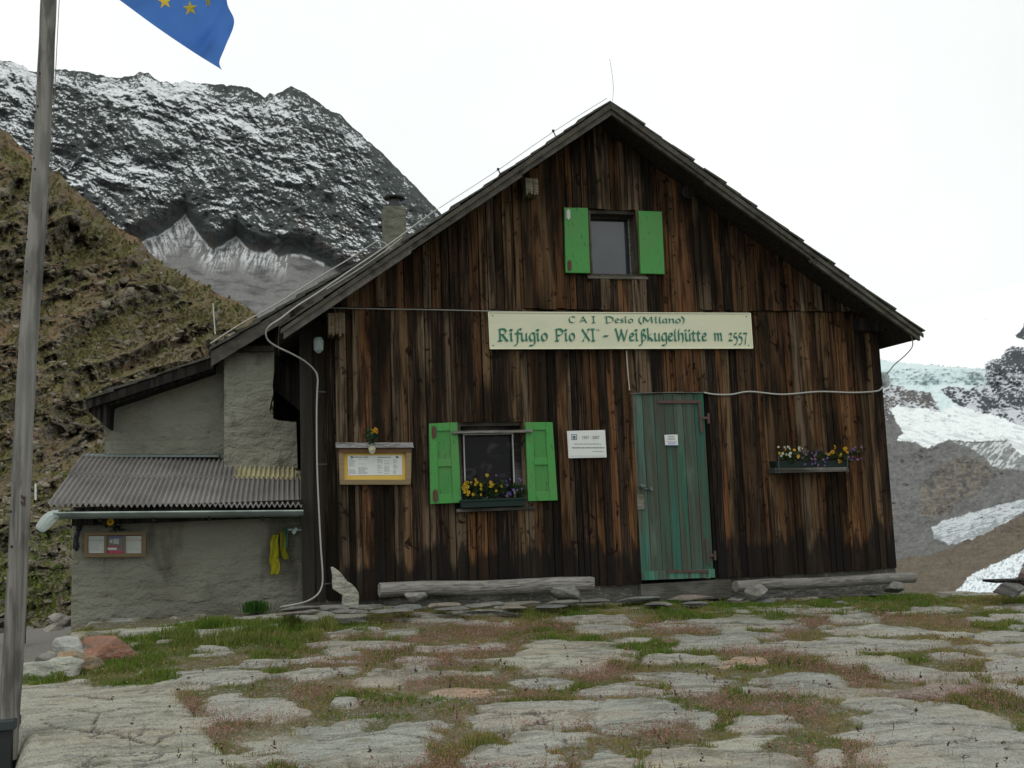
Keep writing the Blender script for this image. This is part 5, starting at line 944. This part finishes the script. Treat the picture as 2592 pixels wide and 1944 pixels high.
for k in range(4):
    c0 = tips - np.array([0, 0, 1.]) * (RNG.random((m, 1)) * .35 * h[:, None]) + RNG.normal(0, .005, (m, 3)); s = RNG.normal(0, 1, (m, 3)); s /= np.linalg.norm(s, axis=1)[:, None]; t_ = RNG.normal(0, 1, (m, 3)); t_ /= np.linalg.norm(t_, axis=1)[:, None]
    r = RNG.uniform(.0022, .0048, (m, 1)); Vh = np.stack([c0 - s * r, c0 + t_ * r, c0 + s * r, c0 - t_ * r], 1).reshape(-1, 3); i = np.arange(m)[:, None] * 4 + off; off += len(Vh)
    ch_ = np.array([.36, .20, .17])[None] * RNG.uniform(.4, 1.4, (m, 1)); Vs.append(Vh); Fs.append(np.concatenate([i, i + 1, i + 2, i + 3], 1)); Cs.append(np.repeat(ch_, 4, 0))
o = mesh_np('flowering_grass', np.vstack(Vs), np.vstack(Fs), M['blade'], col=np.vstack(Cs)); tag(o, 'reddish flowering grass spreading over the stone paving', 'grass', kind='stuff')
# taller dark stalks standing out over the slabs, small white daisies
n = 260; X, Y = scatter(n, -1, 6.5, -5.6, -2.5); zz = samp(H2, X, Y); m = n; V, Fq, C_, tips = blades(np.stack([X, Y, zz], 1), RNG.uniform(.07, .14, m), np.full(m, .002), RNG.uniform(.1, .4, m), np.tile([.06, .045, .025], (m, 1)))
Vs, Fs, Cs = [V], [Fq], [C_]; off = len(V)
for k in range(7):
    c0 = tips - np.array([0, 0, 1.]) * RNG.random((m, 1)) * .035 + RNG.normal(0, .004, (m, 3)); s = RNG.normal(0, 1, (m, 3)) * .004; t_ = RNG.normal(0, 1, (m, 3)) * .004
    Vh = np.stack([c0 - s, c0 + t_, c0 + s, c0 - t_], 1).reshape(-1, 3); i = np.arange(m)[:, None] * 4 + off; off += len(Vh); Vs.append(Vh); Fs.append(np.concatenate([i, i + 1, i + 2, i + 3], 1)); Cs.append(np.tile([.075, .045, .04], (m * 4, 1)))
o = mesh_np('seed_stalks', np.vstack(Vs), np.vstack(Fs), M['blade'], col=np.vstack(Cs)); tag(o, 'sparse dark seed stalks standing above the paving slabs', 'grass', kind='stuff')
n = 420; X, Y = scatter(n, -1.5, 7, -4.5, -.6); zz = samp(H2, X, Y) + RNG.uniform(.02, .05, n); r = RNG.uniform(.003, .006, n); P_ = np.stack([X, Y, zz], 1); Vh = np.stack([P_ + np.array(d_) * r[:, None] for d_ in ((-1, 0, 0), (0, -.6, .8), (1, 0, 0), (0, .6, -.8))], 1).reshape(-1, 3); i = np.arange(n)[:, None] * 4
o = mesh_np('daisies', Vh, np.concatenate([i, i + 1, i + 2, i + 3], 1), M['blade'], col=np.tile([.7, .7, .66], (4 * n, 1))); tag(o, 'tiny white daisies dotted through the terrace grass', 'flowers', kind='stuff')
m = 900; pb_ = at(552, 1322, .05); P_ = np.stack([pb_[0] + RNG.normal(0, .045, m), pb_[1] + RNG.normal(0, .05, m), np.full(m, pb_[2])], 1)
V, Fq, C_, _ = blades(P_, RNG.uniform(.07, .19, m), np.full(m, .006), RNG.uniform(.1, .7, m), np.array([.045, .115, .02])[None] * RNG.uniform(.5, 1.3, (m, 1)))
o = mesh_np('grass_tuft', V, Fq, M['blade'], col=C_); tag(o, 'dark green tuft of long grass at the foot of the annex wall', 'grass tuft')
# hillside tufts and loose stones
ii = RNG.integers(90, 640, 90000); jj = RNG.integers(1, 619, 90000); g_ = HGreen[ii, jj]; k = RNG.random(90000) < (.05 + .75 * g_); ii, jj = ii[k], jj[k]; P_ = HV[ii, jj] + RNG.normal(0, .06, (len(ii), 3)); dd = np.linalg.norm(P_ - CAM, axis=1); m = len(P_)
cg = (np.array([.115, .112, .050])[None] * sm(1250, 950, proj(P_)[1])[:, None] + np.array([.10, .15, .035])[None] * (1 - sm(1250, 950, proj(P_)[1])[:, None])) * RNG.uniform(.5, 1.2, (m, 1)) + RNG.random((m, 1)) * np.array([.035, .02, .0])[None]
V, Fq, C_, _ = blades(P_ - np.array([0, 0, .03]), dd * RNG.uniform(.003, .008, m), dd * .0028, RNG.uniform(.2, 1.4, m), cg)
o = mesh_np('hillside_grass', V, Fq, M['blade'], col=C_); tag(o, 'grass tufts over the brown rocky hillside', 'grass', kind='stuff')
m = 6500; ii = RNG.integers(150, 640, m); jj = RNG.integers(1, 600, m); P_ = HV[ii, jj]; dd = np.linalg.norm(P_ - CAM, axis=1); r = dd[:, None] * RNG.gamma(1.8, .0010, (m, 1)); r = np.minimum(r, dd[:, None] * .006); r[:60] *= 1.6
uu, vv = np.meshgrid(np.linspace(0, 2 * np.pi, 8, endpoint=False), np.linspace(-1.45, 1.45, 6), indexing='ij'); tpl = np.stack([np.cos(vv) * np.cos(uu), np.cos(vv) * np.sin(uu), np.sin(vv)], -1).reshape(-1, 3); tpl = tpl * ((np.abs(tpl) ** 3).sum(1) ** (-1 / 3))[:, None]
ang = RNG.uniform(0, 3.14, m); ca, sa_ = np.cos(ang)[:, None], np.sin(ang)[:, None]; T_ = tpl[None] * (1 + .5 * RNG.uniform(-.5, .5, (m, 48, 1))) * RNG.uniform(.45, 1.2, (m, 1, 3)) * np.array([1.3, 1, .6]); T_ = np.stack([T_[..., 0] * ca - T_[..., 1] * sa_, T_[..., 0] * sa_ + T_[..., 1] * ca, T_[..., 2] + .35 * T_[..., 0]], -1); V = P_[:, None] + T_ * r[:, None]
ti_ = (np.arange(8)[:, None] * 6 + np.arange(5)[None]); tj_ = ((np.arange(8)[:, None] + 1) % 8 * 6 + np.arange(5)[None]); of = np.stack([ti_, tj_, tj_ + 1, ti_ + 1], -1).reshape(-1, 4); Fq = (np.arange(m)[:, None, None] * 48 + of[None]).reshape(-1, 4); cc = np.repeat(np.array([.24, .215, .165])[None] * RNG.uniform(.5, 1.3, (m, 1)), 48, 0)
o = mesh_np('loose_stones', V.reshape(-1, 3), Fq, M['hill'], col=cc, smooth=False); tag(o, 'loose stones scattered on the hillside', 'stones', kind='stuff')
# ================================================================== AIR
m = bpy.data.materials.new('air'); m.use_nodes = True; m.node_tree.nodes.clear(); pv_ = m.node_tree.nodes.new('ShaderNodeVolumePrincipled'); pv_.inputs['Color'].default_value = (.92, .95, 1, 1); pv_.inputs['Density'].default_value = 2.2e-5; pv_.inputs['Anisotropy'].default_value = 0
mo = m.node_tree.nodes.new('ShaderNodeOutputMaterial'); m.node_tree.links.new(pv_.outputs[0], mo.inputs['Volume']); zlo = min(float(z2.min()), float(HV[..., 2].min()), -400) - 5
zs_ = [max((np.array(o_.bound_box)[:, 2]).max() for o_ in COL.objects if o_.type == 'MESH' and o_.parent is None)]
b = MB(); b.box(-6200, 6200, -6200, 6200, min(zlo, min((np.array(o_.bound_box)[:, 2]).min() for o_ in COL.objects if o_.type == 'MESH' and o_.parent is None) - 1), zs_[0] + 10); o = b.build('haze', m); tag(o, kind='stuff')
